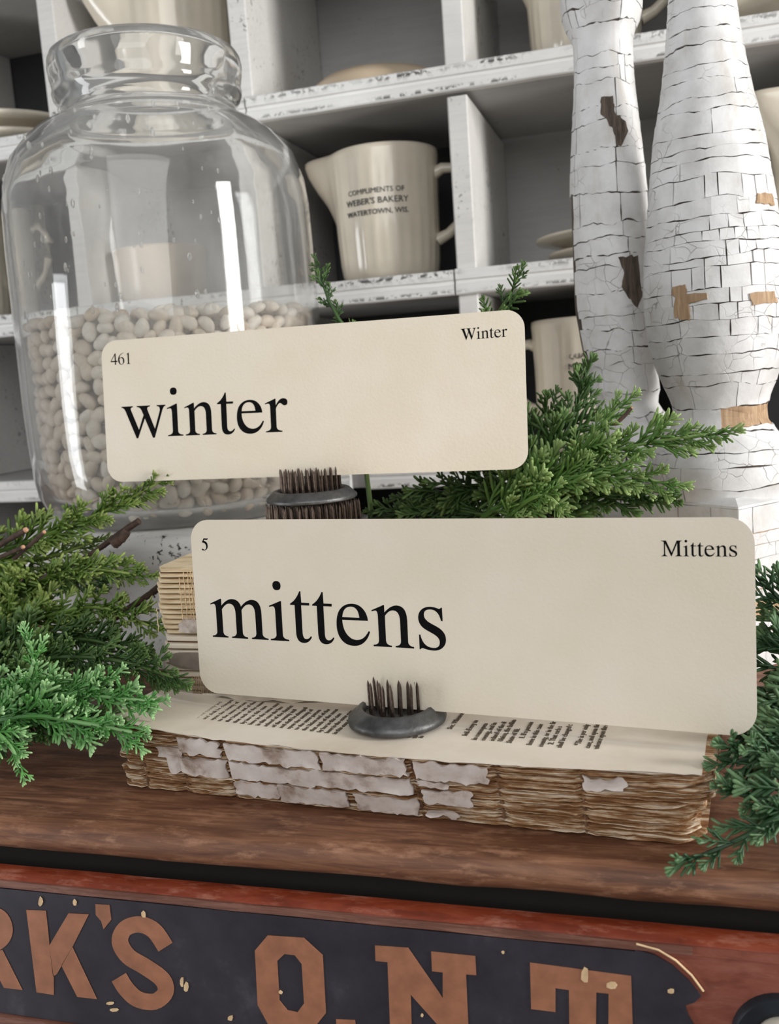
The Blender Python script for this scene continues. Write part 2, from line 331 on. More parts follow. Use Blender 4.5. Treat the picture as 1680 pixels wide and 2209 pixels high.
# ------------------------------------------------------------------ spool cabinet (the wooden base everything stands on)
ZD = -.168
cab = thing('spool_cabinet', (-.1, .66, -CZ), 'low reddish brown wooden cabinet with worn top and black lettered drawer front', 'cabinet')
prof = [(1.03, ZD), (.3085, ZD)]
for i in range(9):
    t = PI/2+PI*i/8; prof.append((.3085+.0068*math.cos(t), -.1748+.0068*math.sin(t)))
prof.append((1.03, -.1816))
def extr(prof, x0, x1, seg, jit=0., seed=0):
    b = MB(); k = len(prof); vs = []
    for i in range(seg+1):
        x = x0+(x1-x0)*i/seg
        for q, (y, z) in enumerate(prof): vs.append((x, y+jit*nz(x*30, q*.3, seed), z+jit*nz(x*34, q*.3, seed+9)*(0 if abs(z-ZD) < 1e-6 else 1)))
    fs = [(i*k+j, i*k+(j+1) % k, (i+1)*k+(j+1) % k, (i+1)*k+j) for i in range(seg) for j in range(k)]
    fs += [tuple(range(k)), tuple(reversed(range(seg*k, seg*k+k)))]
    return b.add(vs, fs)
extr(prof, -1.0, .62, 110, .0007).build('top_board', M['top'], cab, angle=50)
MB().box((-.96, .312, -CZ), (.58, 1.02, -.1816)).build('carcass', M['dark'], cab, smooth=False)
YF = .2935
dp = [(.3030, -.2540), (.3030, -.1874), (.3022, -.1868), (.2985, -.1866), (.2955, -.1872), (.2942, -.1886), (.2940, -.1918), (.2946, -.1921), (.2946, -.2480), (.2932, -.2486), (.2932, -.2518), (.2946, -.2536)]
dr = extr(dp, -.62, .20, 60, .0003, 3).build('drawer_front', M['redface'], cab, angle=30)
rail = [(.3026, -.18675), (.2985, -.18635), (.2953, -.18695), (.2939, -.1882), (.2942, -.18845), (.2956, -.18745), (.299, -.1869)]
extr(rail, -.62, .20, 60, .0003, 3).build('drawer_top_edge', M['red'], dr, angle=60)
rail = [(.2948, -.1885), (.2936, -.1888), (.2936, -.1915), (.2948, -.1919)]
extr(rail, -.62, .004, 60, .0003, 5).build('moulding', M['rail'], dr, angle=30)
rail = [(.2950, -.2478), (.2924, -.2484), (.2924, -.2522), (.2950, -.2528)]
extr(rail, -.62, .20, 40, .0003, 6).build('moulding', M['rail'], dr, angle=30)
YL = .2944
pl = [P(*q, YL) for q in [(1370, 2046), (1412, 2058), (1450, 2080), (1485, 2112), (1512, 2146), (1497, 2160), (1478, 2166), (1484, 2186), (1500, 2215), (1490, 2260)]]
pl += [Vector((.0005, YL, -.2476)), Vector((-.60, YL, -.2476)), Vector((-.60, YL, -.1921)), Vector((-.014, YL, -.1921))]
MB().poly(pl, (0, -.0007, 0)).build('label_panel', M['label'], dr, smooth=False)
cb = MB(); pin = [P(*q, YL-.0008) for q in [(1372, 2036), (1420, 2049), (1458, 2072), (1492, 2104), (1517, 2138)]]; cb.tube(pin, .0004, 5); cb.build('pinstripe', M['tan'], dr)
def letter(polys):
    b = MB()
    for pg in polys: b.poly([P(x, y, YL-.0008) for x, y in pg], (0, -.0002, 0))
    b.build('letter', M['copper'], dr, smooth=False)
def s8(pts): return [(x/2.8, 1900+y/2.8) for x, y in pts]
def rib(c, wd):
    c = [Vector(p+(0,)) for p in c]; pts = []
    for i in range(len(c)-1):
        p0, p1, p2, p3 = c[max(i-1, 0)], c[i], c[i+1], c[min(i+2, len(c)-1)]
        for k in range(5):
            t = k/5; pts.append(.5*((2*p1)+(p2-p0)*t+(2*p0-5*p1+4*p2-p3)*t*t+(3*p1-p0-3*p2+p3)*t**3))
    pts.append(c[-1]); L, R_ = [], []
    for i, p in enumerate(pts):
        d = (pts[min(i+1, len(pts)-1)]-pts[max(i-1, 0)]).normalized(); nn = Vector((-d.y, d.x, 0)); L.append((p+nn*wd/2)); R_.append(p-nn*wd/2)
    return [[(a.x, a.y) for a in (L[i], L[i+1], R_[i+1], R_[i])] for i in range(len(L)-1)]
letter([s8([(-330, 150), (-215, 152), (-190, 640), (-305, 630)]), s8([(-215, 152), (-60, 158), (-60, 245), (-212, 240)])] + [s8(q) for q in rib([(-70, 202), (-5, 225), (25, 290), (5, 350), (-70, 385), (-200, 382)], 104)] + [s8([(-85, 430), (15, 418), (135, 658), (25, 645)])])
letter([s8([(160, 175), (277, 180), (300, 390), (325, 575), (325, 688), (222, 672)]), s8([(300, 388), (415, 195), (537, 202), (435, 405), (345, 562), (322, 578)]), s8([(372, 510), (437, 400), (585, 713), (468, 700)])])
letter([s8([(577, 140), (660, 145), (672, 235), (627, 292), (612, 242), (580, 205)])])
letter([s8(q) for q in rib([(1000, 400), (930, 300), (840, 262), (755, 290), (725, 368), (775, 455), (880, 520), (980, 595), (1000, 672), (935, 728), (835, 715), (765, 655), (718, 582)], 98)])
def s7(pts): return [(x/2, 1500+y/2) for x, y in pts]
oo = [(1100, 1100), (1155, 1035), (1310, 1045), (1392, 1120), (1406, 1370), (1350, 1440), (1165, 1432), (1112, 1335)]; oi = [(1196, 1145), (1228, 1115), (1272, 1120), (1302, 1158), (1312, 1328), (1284, 1366), (1240, 1357), (1206, 1315)]
letter([s7([oo[i], oo[(i+1) % 8], oi[(i+1) % 8], oi[i]]) for i in range(8)])
letter([s7([(1450, 1396), (1532, 1400), (1536, 1450), (1452, 1446)])])
def s9(pts): return [(840+x/2, 1500+y/2) for x, y in pts]
letter([s9([(-62, 1078), (80, 1088), (230, 1305), (230, 1194), (330, 1203), (342, 1470), (248, 1465), (92, 1290), (96, 1460), (4, 1455), (-8, 1150), (-60, 1145)]), s9([(180, 1104), (370, 1124), (374, 1206), (330, 1203), (230, 1194), (184, 1189)])])
letter([s9([(606, 1152), (1042, 1210), (1050, 1460), (944, 1455), (945, 1286), (892, 1280), (890, 1455), (776, 1450), (774, 1270), (716, 1262), (716, 1365), (611, 1352)])])
for q in [(88, 1945, 6, 12), (161, 1946, 5, 8), (310, 1972, 5, 8), (392, 2118, 5, 12), (402, 2130, 6, 13), (238, 2164, 10, 4), (246, 2178, 10, 4), (497, 2196, 6, 7), (1262, 2104, 9, 18), (1320, 2125, 12, 9), (1448, 2138, 8, 6), (605, 2140, 5, 5), (1085, 2054, 4, 4), (910, 2190, 3, 4)]:
    b = MB(); pts = []
    for i in range(7):
        t = -2*PI*i/7; r = random.uniform(.7, 1.15); pts.append(P(q[0]+q[2]*r*math.cos(t), q[1]+q[3]*r*math.sin(t), YL-.00095))
    b.poly(pts, (0, -.0002, 0)); b.build('paint_chip', M['tan'], dr, smooth=False)
kc = P(1692, 2260, .290)
def lathe_y(prof, c, n=36):
    b = MB(); b.lathe(prof, (0, 0, 0), n); b.v = [(c[0]+x, c[1]-z, c[2]+y) for x, y, z in b.v]; return b
kn = lathe_y([(.0155, -.004), (.0155, .0012), (.0145, .0026), (.0110, .0030), (.0100, .0012), (.0086, .0010)], (kc.x, .2940, kc.z)).build('knob', M['iron'], dr)
lathe_y([(.0084, -.003), (.0084, .004), (.0078, .0075), (.006, .0095), (.003, .0104), (.0005, .0106)], (kc.x, .2940, kc.z)).build('porcelain_button', M['stone'], dr)

# ------------------------------------------------------------------ cubby shelf unit against the wall
YC, YB, TH = .78, .966, .018
cub = thing('cubby_shelf', (-.25, .87, ZD), 'white chippy painted wooden cubby shelf with rows of square compartments behind everything', 'shelf unit')
XS = [-.883, -.702, -.521, -.340, -.159, .022, .203, .384]
ZT = [ZD+TH+.0005, -.079, .078, .235, .392]
M['inner_dark'] = m_chippy('dark_grey_panel', c8(62, 63, 66), .66)  # darker grey used on the back panels of some compartments
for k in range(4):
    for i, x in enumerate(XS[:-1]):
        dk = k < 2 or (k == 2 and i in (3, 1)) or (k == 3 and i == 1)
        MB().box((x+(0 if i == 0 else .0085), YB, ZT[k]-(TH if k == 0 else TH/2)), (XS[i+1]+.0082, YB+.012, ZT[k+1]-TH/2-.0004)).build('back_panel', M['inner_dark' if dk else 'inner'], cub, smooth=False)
for z in ZT:
    MB().box((-.883, YC+.004, z-TH), (.402, YB, z)).build('shelf_board', M['inner'], cub, smooth=False)
def edge_strip(x0, x1, z1, h):
    z0 = z1-h; y = YC-.004
    p = [(YC+.004, z1), (y+.001, z1), (y, z1-.001), (y, z1-h*.40), (y+.0016, z1-h*.44), (y+.0016, z1-h*.56), (y, z1-h*.60), (y, z0+.001), (y+.001, z0), (YC+.004, z0)]
    extr(p, x0, x1, 24, .0006, x0*7+z1).build('shelf_edge', M['white_edge'], cub, angle=30)
for k, z in enumerate(ZT):
    cuts = {3: [-.883, -.33, .402], 2: [-.883, -.52, -.1605, .402], 1: [-.883, -.262, -.247, .402], 0: [-.883, .402], 4: [-.883, .402]}[k]
    for a, b_ in zip(cuts[:-1], cuts[1:]):
        if b_-a > .05: edge_strip(a+.0008, b_-.0008, z+.0012, TH+.0022)
for k in range(4):
    for x in XS:
        g = .004 if (x == -.159 and k == 2) else .0003
        bevel(MB().box((x, YC, ZT[k]+.0003), (x+.0165, YB-.001, ZT[k+1]-TH-g)).build('divider', M['white'], cub, smooth=False), .0012)
# ------------------------------------------------------------------ pitchers
def text_on(lines, r, th0, mat, root, ztop, sizes, step, name='printed_line', thick=.0003):
    z = ztop
    for tx, s in zip(lines, sizes):
        vs, fs = font2d(tx, s, .2*s, 'CENTER'); b = MB(); out = []
        for v in vs:
            t = th0+v.x/r; rr = r+(thick if v.z > 0 else -.0006); out.append((rr*math.cos(t), rr*math.sin(t), z+v.y*1.05))
        b.add(out, fs); b.build(name, mat, root, smooth=False, abs_=False); z -= step
def make_pitcher(spout=PI):
    t = thing('pitcher', (0, 0, 0), '', 'pitcher')
    def rf(inner):
        def f(r, z, a):
            fl = (sst(.006, .02, z)*(1-sst(.048, .056, z)) + sst(.078, .086, z)*(1-sst(.104, .112, z)))
            rr = r*(1+(0 if inner else .010*fl*math.cos(28*a)))
            d = abs((a-spout+PI) % (2*PI)-PI)
            return rr + .027*math.exp(-(d/.30)**2)*sst(.055, .122, z)
        return f
    out = [(.030, 0), (.038, .0006), (.0415, .003), (.0438, .009), (.0450, .02), (.0462, .045), (.0468, .06), (.0470, .08), (.0474, .095), (.0480, .11), (.0486, .119), (.0482, .1235)]
    b = MB(); b.lathe(out + [(.0462, .1247), (.0444, .1235), (.044, .11), (.0425, .05), (.040, .012), (.02, .006)], (0, 0, 0), 112, rf(False))
    b.build('body', M['stone'], t, abs_=False, angle=60)
    hd = spout+PI; dx, dy = math.cos(hd), math.sin(hd)
    hp = [(.045, .100), (.053, .104), (.064, .103), (.072, .095), (.075, .082), (.073, .066), (.066, .052), (.056, .043), (.045, .038)]
    MB().tube([(dx*r, dy*r, z) for r, z in hp], [.006, .0052, .0048, .0046, .0046, .0046, .0047, .005, .006], 10).build('handle', M['stone'], t, abs_=False)
    return t
pit = make_pitcher()
def place_pitcher(o, x, y, z, rot, label):
    o.location = (x, y, z+.0008); o.rotation_euler = (0, 0, rot); o['label'] = label; o['group'] = 'cream ironstone pitchers in the cubbies'; return o
spots = [(-.2325, .848, .078, 0., 'cream ribbed pitcher with three printed lines, in the middle cubby beside the jar'),
         (-.062, .85, -.079, 2.95, 'cream ribbed pitcher with partly hidden print, in the lower cubby behind the winter card'),
         (-.054, .85, .235, .1, 'cream ribbed pitcher cut off by the photo top, behind the left baluster'),
         (-.424, .85, .235, .7, 'cream ribbed pitcher above the jar mouth with spout to the left'),
         (-.690, .85, .078, .4, 'cream pitcher partly seen at the left photo edge beside the jar'),
         (.134, .85, .078, .5, 'cream pitcher in the cubby behind the right baluster at the photo edge')]
pits = []
for i, s in enumerate(spots):
    o = pit if i == 0 else copy_tree(pit); pits.append(o)
for o, s in zip(pits, spots): place_pitcher(o, *s)
for o in pits: o.scale = (.985, .985, .91)
pits[3].scale = (1.1, 1.1, .98)
fa = math.atan2(-.85, .240)
text_on(['COMPLIMENTS OF', "WEBER'S BAKERY", 'WATERTOWN, WIS.'], .0472, fa-.22, M['print2'], pits[0], .0800, [.0064, .0076, .0064], .0096)
fb = math.atan2(-.85, .062)-2.95
text_on(['QUALITY', 'MILLING', 'FL'], .0472, fb-.06, M['print2'], pits[1], .0870, [.0064, .0076, .0060], .0096)
# ------------------------------------------------------------------ plates and bowls in the cubbies
def plate(name, label, cat, x, y, z, r, h, mat, foot=.6, tilt=0, group=None):
    b = MB(); b.lathe([(r*foot-.004, .0015), (r*foot-.002, 0), (r*foot, 0), (r*foot+.002, h*.25), (r*.86, h*.55), (r*.985, h*.72), (r, h*.85), (r*.985, h), (r*.9, h*.92), (r*foot, h*.55), (.001, h*.5)], (x, y, z), 64)
    o = b.build(name, mat, loc=(x, y, z), angle=60); return tag(o, label, cat, group)
G1 = 'stacked saucers in the right cubby'
plate('saucer', 'thick cream saucer at the bottom of the stack left of the cracked balusters', 'saucer', -.026, .864, .0785, .068, .0125, M['stone'], .75)
plate('saucer', 'thick cream saucer on top of the stack left of the cracked balusters', 'saucer', -.028, .864, .0915, .076, .0125, M['stone'], .62)
plate('plate', 'white plate at the bottom of the stack at the upper left photo edge', 'plate', -.622, .86, .2360, .074, .016, M['stone'], .6)
plate('plate', 'white plate on top of the stack at the upper left photo edge', 'plate', -.624, .86, .2522, .078, .015, M['stone'], .6)
plate('plate', 'grey white plate at the upper right photo edge behind the right baluster', 'plate', .126, .86, .2360, .074, .03, M['stone'], .5)
b = MB(); b.lathe([(.066, 0), (.067, .003), (.064, .012), (.052, .021), (.034, .0255), (.024, .0262), (.023, .0290), (.020, .0290), (.019, .0255), (.001, .025)], (-.236, .862, .2358), 64)
tag(b.build('upturned_saucer', M['stone2'], loc=(-.236, .862, .2358)), 'tan saucer lying upside down on the top shelf right of the jar mouth', 'saucer')
b = MB(); b.lathe([(.03, 0), (.040, .001), (.044, .008), (.046, .03), (.047, .050), (.0455, .0515), (.044, .050), (.042, .012), (.001, .008)], (-.462, .85, .0788), 64)
tag(b.build('low_crock', M['stone2'], loc=(-.462, .85, .0788)), 'low tan crock seen through the empty part of the glass jar', 'crock')

# ------------------------------------------------------------------ round riser, glass jar, beans
JX, JY, JZ = -.3225, .5985, -.0865
prof = [(.106, ZD), (.1075, ZD+.004), (.1075, ZD+.016), (.1045, ZD+.022), (.1045, -.113), (.1050, -.1115), (.1085, -.1090), (.1112, -.1040), (.1118, -.0985), (.1118, -.0925), (.1100, -.0885), (.1075, JZ-.0004), (.0005, JZ-.0004)]
b = MB(); b.lathe([(r, z-ZD) for r, z in prof], (JX, JY, ZD), 96, lambda r, z, t: r*(1+.004*nz(math.cos(t)*3, math.sin(t)*3, z*40)))
tag(b.build('round_riser', M['white'], loc=(JX, JY, ZD), angle=35), 'round chippy white painted wooden riser under the big glass jar', 'riser')
jar = thing('glass_jar', (JX, JY, JZ), 'large clear bubbled glass jar with thick rolled rim half full of beans', 'jar')
def J(px, py): return None
outer = [(.066, .0008), (.076, 0), (.083, .0016), (.0895, .0055), (.0950, .012), (.0988, .021), (.1008, .033), (.1018, .05), (.1021, .08), (.1014, .14), (.1008, .18), (.1000, .2035), (.0980, .2195), (.0920, .2365), (.0812, .2492), (.0730, .2555), (.0650, .2600), (.0590, .2630), (.0566, .2660), (.0568, .2695), (.0590, .2730), (.0609, .2760), (.0613, .2785), (.0607, .2812), (.0609, .2840), (.0619, .2885), (.0625, .2945), (.0620, .2990), (.0604, .3025), (.0576, .3045), (.0545, .3050)]
inner = [(.0520, .3030), (.0508, .2980), (.0508, .2725), (.0520, .2665), (.0565, .2605), (.0640, .2555), (.0740, .2490), (.0850, .2385), (.0920, .2270), (.0955, .2120), (.0966, .1980), (.0970, .18), (.0975, .14), (.0980, .08), (.0978, .05), (.0966, .034), (.0940, .0230), (.0890, .0150), (.0800, .0100), (.0660, .0080), (.0400, .0095), (.0006, .0105)]
bot = [(.0006, .0045), (.045, .0045), (.061, .0040)]
prof = bot + outer + inner
wob = lambda r, z, t: r*(1+.006*nz(math.cos(t)*2.2, math.sin(t)*2.2, z*9)+.0025*nz(math.cos(t)*6, math.sin(t)*6, z*22))
MB().lathe(prof, (JX, JY, JZ), 128, wob).build('jar_body', M['glass'], jar, angle=80)
rnd = random.Random(3); b = MB()
for i in range(95):
    t = rnd.uniform(-2.75, -.6); z = .13+.12*rnd.random(); r = .1010 if z < .2 else .1010-(z-.2)*.14
    c = Vector((JX+math.cos(t)*r*.985, JY+math.sin(t)*r*.985, JZ+z)); s = rnd.choice([.0006, .0008, .001, .0014]); q = [(.0002, -1.9*s)]+[(s*math.cos(a), 1.9*s*math.sin(a)) for a in (-1, -.5, 0, .5, 1)]+[(.0002, 1.9*s)]
    b.lathe(q, c, 8)
M['bubble'] = plain('air_bubble_skin', (.9, .9, .88), .05, 50, .02, **{'Transmission Weight': .85, 'IOR': 1.1})
b.build('glass_bubble', M['bubble'], jar, kind='stuff')
bm = bmesh.new(); bmesh.ops.create_icosphere(bm, subdivisions=3, radius=1)
for v in bm.verts:
    x, y, z = v.co; v.co = Vector((x*.0063, (y + .22*(x*x-.4))*.0043, z*.0037*(1-.12*x)))
bme = bpy.data.meshes.new('bean'); bm.to_mesh(bme); bm.free(); bme.polygons.foreach_set('use_smooth', [True]*len(bme.polygons)); bme.materials.append(M['bean'])
bm = bmesh.new(); bmesh.ops.create_icosphere(bm, subdivisions=2, radius=1)
lo_v = [Vector((v.co.x*.0063, (v.co.y+.22*(v.co.x**2-.4))*.0043, v.co.z*.0037)) for v in bm.verts]; lo_f = [tuple(v.index for v in f.verts) for f in bm.faces]; bm.free()
ZB = .0445-JZ                                      # bean level above the jar foot
def rin(z):                                       # inner wall radius at height z
    for (r0, z0), (r1, z1) in zip(inner[:-1], inner[1:]):
        if z1 <= z <= z0: return r1+(r0-r1)*(z-z1)/(z0-z1+1e-9)
    return .05
rb = random.Random(11); slots = []
z = .016; row = 0
while z < ZB-.002:
    R_ = rin(z)-.0066; nb = int(2*PI*R_/.0101)
    for i in range(nb):
        t = 2*PI*(i+.5*(row % 2)+rb.uniform(-.22, .22))/nb
        slots.append((t, R_-rb.uniform(0, .002), z+rb.uniform(-.0016, .0016), 'w'))
    z += .0083; row += 1
k = 0
for ring, R_ in enumerate([.0895, .079, .0685, .058, .0475, .037, .0265, .016, .005]):
    nb = max(3, int(2*PI*R_/.0104))
    for i in range(nb): slots.append((2*PI*(i+rb.uniform(-.25, .25))/nb, R_+rb.uniform(-.002, .002), ZB+.0005+rb.uniform(-.003, .0022), 't'))
def beanmat(t, r, z, typ):
    c = Vector((JX+r*math.cos(t), JY+r*math.sin(t), JZ+z))
    nrm = Vector((math.cos(t), math.sin(t), rb.uniform(-.4, .4))) if typ == 'w' else Vector((rb.uniform(-.6, .6), rb.uniform(-.6, .6), 1))
    q = nrm.to_track_quat('Z', 'Y').to_matrix() @ Matrix.Rotation(rb.uniform(0, 2*PI), 3, 'Z') @ Matrix.Rotation(rb.uniform(-.45, .45), 3, 'X')
    s = rb.uniform(.86, 1.1); return Matrix.Translation(c) @ q.to_4x4() @ Matrix.Diagonal((s, s*rb.uniform(.92, 1.1), s, 1))
scored = []
for s in slots:
    t, r, z, ty = s; d = math.sin(t+1.08+PI/2-PI/2)        # facing the lens: direction from jar to lens is about -61 degrees
    face = math.cos(t+math.radians(62)); scored.append((face + (.25 if ty == 't' else 0), s))
scored.sort(key=lambda q: -q[0]); rest = MB()
for i, (sc, s) in enumerate(scored):
    mt = beanmat(*s)
    if i < 300:
        o = bpy.data.objects.new('bean', bme); COL.objects.link(o); o.matrix_world = mt
        tag(o, 'cream white dried bean heaped with many others inside the big glass jar', 'bean', 'dried beans in the glass jar')
    else: rest.add([mt @ v for v in lo_v], lo_f)
for k in range(760):                                # beans behind the first layer and the broken bits at the bottom
    t = rb.uniform(0, 2*PI); zz = rb.uniform(.014, ZB-.007); r = min(rin(zz)-.0145, .0840)-rb.uniform(0, .008)
    mt = beanmat(t, r, zz, 'w'); rest.add([mt @ v for v in lo_v], lo_f)
for k in range(240):
    t = rb.uniform(0, 2*PI); zz = rb.uniform(.0125, .022); r = rin(zz+.002)-rb.uniform(.004, .02)
    mt = beanmat(t, r, zz, 't') @ Matrix.Diagonal((.5, .5, .3, 1)); rest.add([mt @ v for v in lo_v], lo_f)
rest.lathe([(.0005, .013), (.058, .013), (.070, .02), (.074, .03), (.074, ZB-.008), (.068, ZB-.005), (.0005, ZB-.005)], (JX, JY, JZ), 40)
o = rest.build('bean_fill', M['bean'], loc=(JX, JY, JZ), kind='stuff')
tag(o, 'mass of cream dried beans deeper inside the big glass jar', 'beans')

# ------------------------------------------------------------------ cracked balusters: a wooden core carrying separate paint flakes
def flakes(root, S, rows, u0, u1, wv, cells, removed, gap_u, gap_v, step_u, rs, thick=.0008, curl=.0004, name='paint_flake', mat='paint'):
    """S(u,v,off) surface; rows: v borders; cells(i) -> list of u borders of row i; borders wave with the same noise so cracks stay thin"""
    def vb(k, u): return rows[k] + (wv*nz(u*1.7, k*3.1, rs)+wv*.35*nz(u*9, k*1.3, rs+4) if 0 < k < len(rows)-1 else 0)
    for i in range(len(rows)-1):
        us = cells(i)
        for a, c in zip(us[:-1], us[1:]):
            um = (a+c)/2; vm = (rows[i]+rows[i+1])/2
            if any(q[0] < um < q[1] and q[2] < vm < q[3] for q in removed): continue
            nu = max(2, int((c-a)/step_u)); nv = 3; sd = rs+i*7.3+a*3
            ga = gap_u*(.4+1.2*random.random()); gc = gap_u*(.4+1.2*random.random()); gv = gap_v*(.4+1.1*random.random()); lift = random.uniform(0, curl)
            def uv(p, q):
                u = a+(c-a)*p; g0 = gv*max(.04, .55+1.5*nz(u*3.3, i*2.7, rs)); g1 = gv*max(.04, .55+1.5*nz(u*3.3, (i+1)*2.7, rs)); v0, v1 = vb(i, u)+g0, vb(i+1, u)-g1; v = v0+(v1-v0)*q
                jg = gap_u*1.6*nz(v*150, 0, rs)
                u = (a+ga+jg)+(c-ga-jg-(a+ga+jg))*p + wv*1.2/.03*0
                return u, v
            def fr(p, q):
                u, v = uv(p, q); e = (2*q-1)**4*.6+(2*p-1)**8*.5
                return S(u, v, thick+lift*e+.00022*nz(u*22, v*160, sd))
            def bk(p, q):
                u, v = uv(p, q); return S(u, v, -.0004)
            MB().grid(fr, nu, nv, bk).build(name, M[mat], root, angle=50)
def prof_fn(tab):
    tab = sorted(tab, key=lambda q: q[1])
    def f(z):
        if z <= tab[0][1]: return tab[0][0]
        for k in range(len(tab)-1):
            (r0, z0), (r1, z1) = tab[k], tab[k+1]
            if z <= z1:
                m = lambda i: (tab[min(i+1, len(tab)-1)][0]-tab[max(i-1, 0)][0])/(tab[min(i+1, len(tab)-1)][1]-tab[max(i-1, 0)][1]+1e-9)
                h = z1-z0; t = (z-z0)/h
                return (2*t**3-3*t*t+1)*r0+(t**3-2*t*t+t)*h*m(k)+(-2*t**3+3*t*t)*r1+(t**3-t*t)*h*m(k+1)
        return tab[-1][0]
    return f
def baluster(root, cx, cy, tab, zlo, zhi, rows, cells, removed, rs, core, wv=.002, thick=.0008, lean=0., gap_u=.006):
    f = prof_fn(tab)
    def C(z): return cx+(lean(z) if callable(lean) else lean*z), cy
    def S(u, v, off):
        r = f(v)-.0008+off; x, y = C(v); return (x+r*math.cos(u), y+r*math.sin(u), v)
    b = MB(); n_ = 60; vs = []
    nv = 130
    for j in range(nv+1):
        z = zlo+(zhi-zlo)*j/nv; x, y = C(z)
        for i in range(n_):
            t = 2*PI*i/n_; r = f(z)-.0011+.00025*nz(math.cos(t)*30, math.sin(t)*30, z*60); vs.append((x+r*math.cos(t), y+r*math.sin(t), z))
    fs = [(j*n_+i, j*n_+(i+1) % n_, (j+1)*n_+(i+1) % n_, (j+1)*n_+i) for j in range(nv) for i in range(n_)] + [tuple(reversed(range(n_))), tuple(nv*n_+i for i in range(n_))]
    b.add(vs, fs).build('wooden_core', M[core], root, angle=60)
    flakes(root, S, rows, 0, 0, wv, cells, removed, gap_u, .00034, .10, rs, thick)
    return S
def rows_of(z0, z1, st, jit, seed, force=()):
    r = random.Random(seed); v = [z0]
    while v[-1] < z1-st*.7: v.append(v[-1]+st*r.uniform(1-jit, 1+jit))
    v[-1] = z1; return v
A0 = -PI/2
# left baluster: long plates split by one vertical crack right of centre, bare wood along its left side
LB = thing('baluster', (-.029, .61, ZD), 'slimmer left white turned baluster with torn paint showing grey wood', 'baluster', )
tabL = [(.029, -.168), (.029, -.12), (.030, -.10), (.031, -.085), (.032, -.06), (.0300, -.048), (.0215, -.036), (.0182, -.0284), (.0200, -.0230), (.0212, -.0170), (.0203, -.0125), (.0216, -.004), (.0226, .0050), (.0231, .0196), (.0234, .0471), (.0232, .075), (.0226, .1005), (.0210, .122), (.0194, .1397), (.0180, .155), (.0173, .1656), (.0172, .178), (.0177, .1860), (.0210, .1915), (.0232, .2000), (.0236, .207), (.0225, .215), (.02, .24), (.019, .29)]
rl = rows_of(-.167, .288, .0125, .45, 5)
rq = random.Random(21); LC = {}
def cellsL(i):
    z = rl[i]
    u = [A0-2.6, A0-1.02+.10*rq.uniform(-1, 1)]
    if z > -.02: u += [A0+.42+.18*math.sin(z*45)+rq.uniform(-.06, .06)]
    if z > -.02 and rq.random() < .18: u += [A0+.85+rq.uniform(-.1, .1)]
    if z <= -.02: u += [A0-.3+rq.uniform(-.4, .3), A0+.55+rq.uniform(-.2, .2)]
    if rq.random() < .2 and z > 0: u = u[:2]+[A0-.5+rq.uniform(-.3, .4)]+u[2:]
    return u+[A0+1.5, A0+2.6, A0+2*PI-2.6]
remL = [(A0-2.7, A0-1.0, -.012, .088)]
S_L = baluster(LB, -.0290, .61, tabL, ZD, .29, rl, cellsL, remL, 3.3, 'oldwood', .0030, lean=lambda z: .12*max(0, .03-z) if z > -.06 else .0108, gap_u=.013)
def scrap(root, S, cu, cv, pts, mat, off, name):
    """ragged patch lying on surface S; pts are (du, dv)"""
    fine = []
    for (a0, b0), (a1, b1) in zip(pts, pts[1:]+pts[:1]):
        for k in range(5):
            t = k/5; j = .12*math.hypot((a1-a0)*.024, b1-b0)*(nz(a0*40+k*1.7, b0*900, cu*7) if k else 0)
            fine.append((a0+(a1-a0)*t+j/.024, b0+(b1-b0)*t+j))
    pts = fine
    b = MB(); c = S(cu, cv, off); vs = [c]
    for du, dv in pts: vs.append(S(cu+du*.55, cv+dv*.55, off))
    for du, dv in pts: vs.append(S(cu+du, cv+dv, off-.0001))
    for du, dv in pts: vs.append(S(cu+du, cv+dv, off-.0022))
    k = len(pts); fs = []
    for i in range(k):
        j = (i+1) % k; fs += [(0, 1+i, 1+j), (1+i, 1+k+i, 1+k+j, 1+j), (1+k+i, 1+2*k+i, 1+2*k+j, 1+k+j)]
    b.add(vs, fs).build(name, M[mat], root, angle=70)
scrap(LB, S_L, A0+.28, .1370, [(-.33, .0115), (.02, .0115), (.05, .002), (.36, -.003), (.42, -.0085), (.17, -.017), (.03, -.0165), (-.04, -.006), (-.36, .002)], 'oldwood', .0014, 'bare_wood')
scrap(LB, S_L, A0+.58, .0445, [(-.34, .013), (.20, .0135), (.24, .0), (.30, -.010), (.12, -.0165), (-.10, -.011), (-.28, -.004), (-.20, .004)], 'oldwood', .0014, 'bare_wood')
# right baluster: broad plates on the left, small brick-like flakes on the right, bare tan ring at the neck, square block below
RB = thing('baluster', (.029, .56, ZD), 'larger right white turned baluster with brick-like crackled paint and square base', 'baluster')
tabR = [(.0385, -.080), (.0400, -.0745), (.0412, -.068), (.0400, -.0605), (.0385, -.0570), (.0345, -.0515), (.0300, -.0468), (.0272, -.0420), (.0258, -.0400), (.0252, -.0345), (.0252, -.0305), (.0262, -.0265), (.0292, -.0192), (.0338, -.0065), (.0360, .003), (.0372, .0137), (.0377, .0300), (.0374, .0386), (.0362, .0520), (.0347, .0633), (.0316, .0875), (.0283, .1115), (.0233, .1353), (.0195, .1586), (.0169, .1816), (.0150, .205), (.014, .24)]
rr_ = rows_of(-.0795, .239, .0088, .35, 8); rr_ = [z for z in rr_ if not (-.0415 < z < -.0300)] + [-.0415, -.0303]; rr_.sort()
rq2 = random.Random(5)
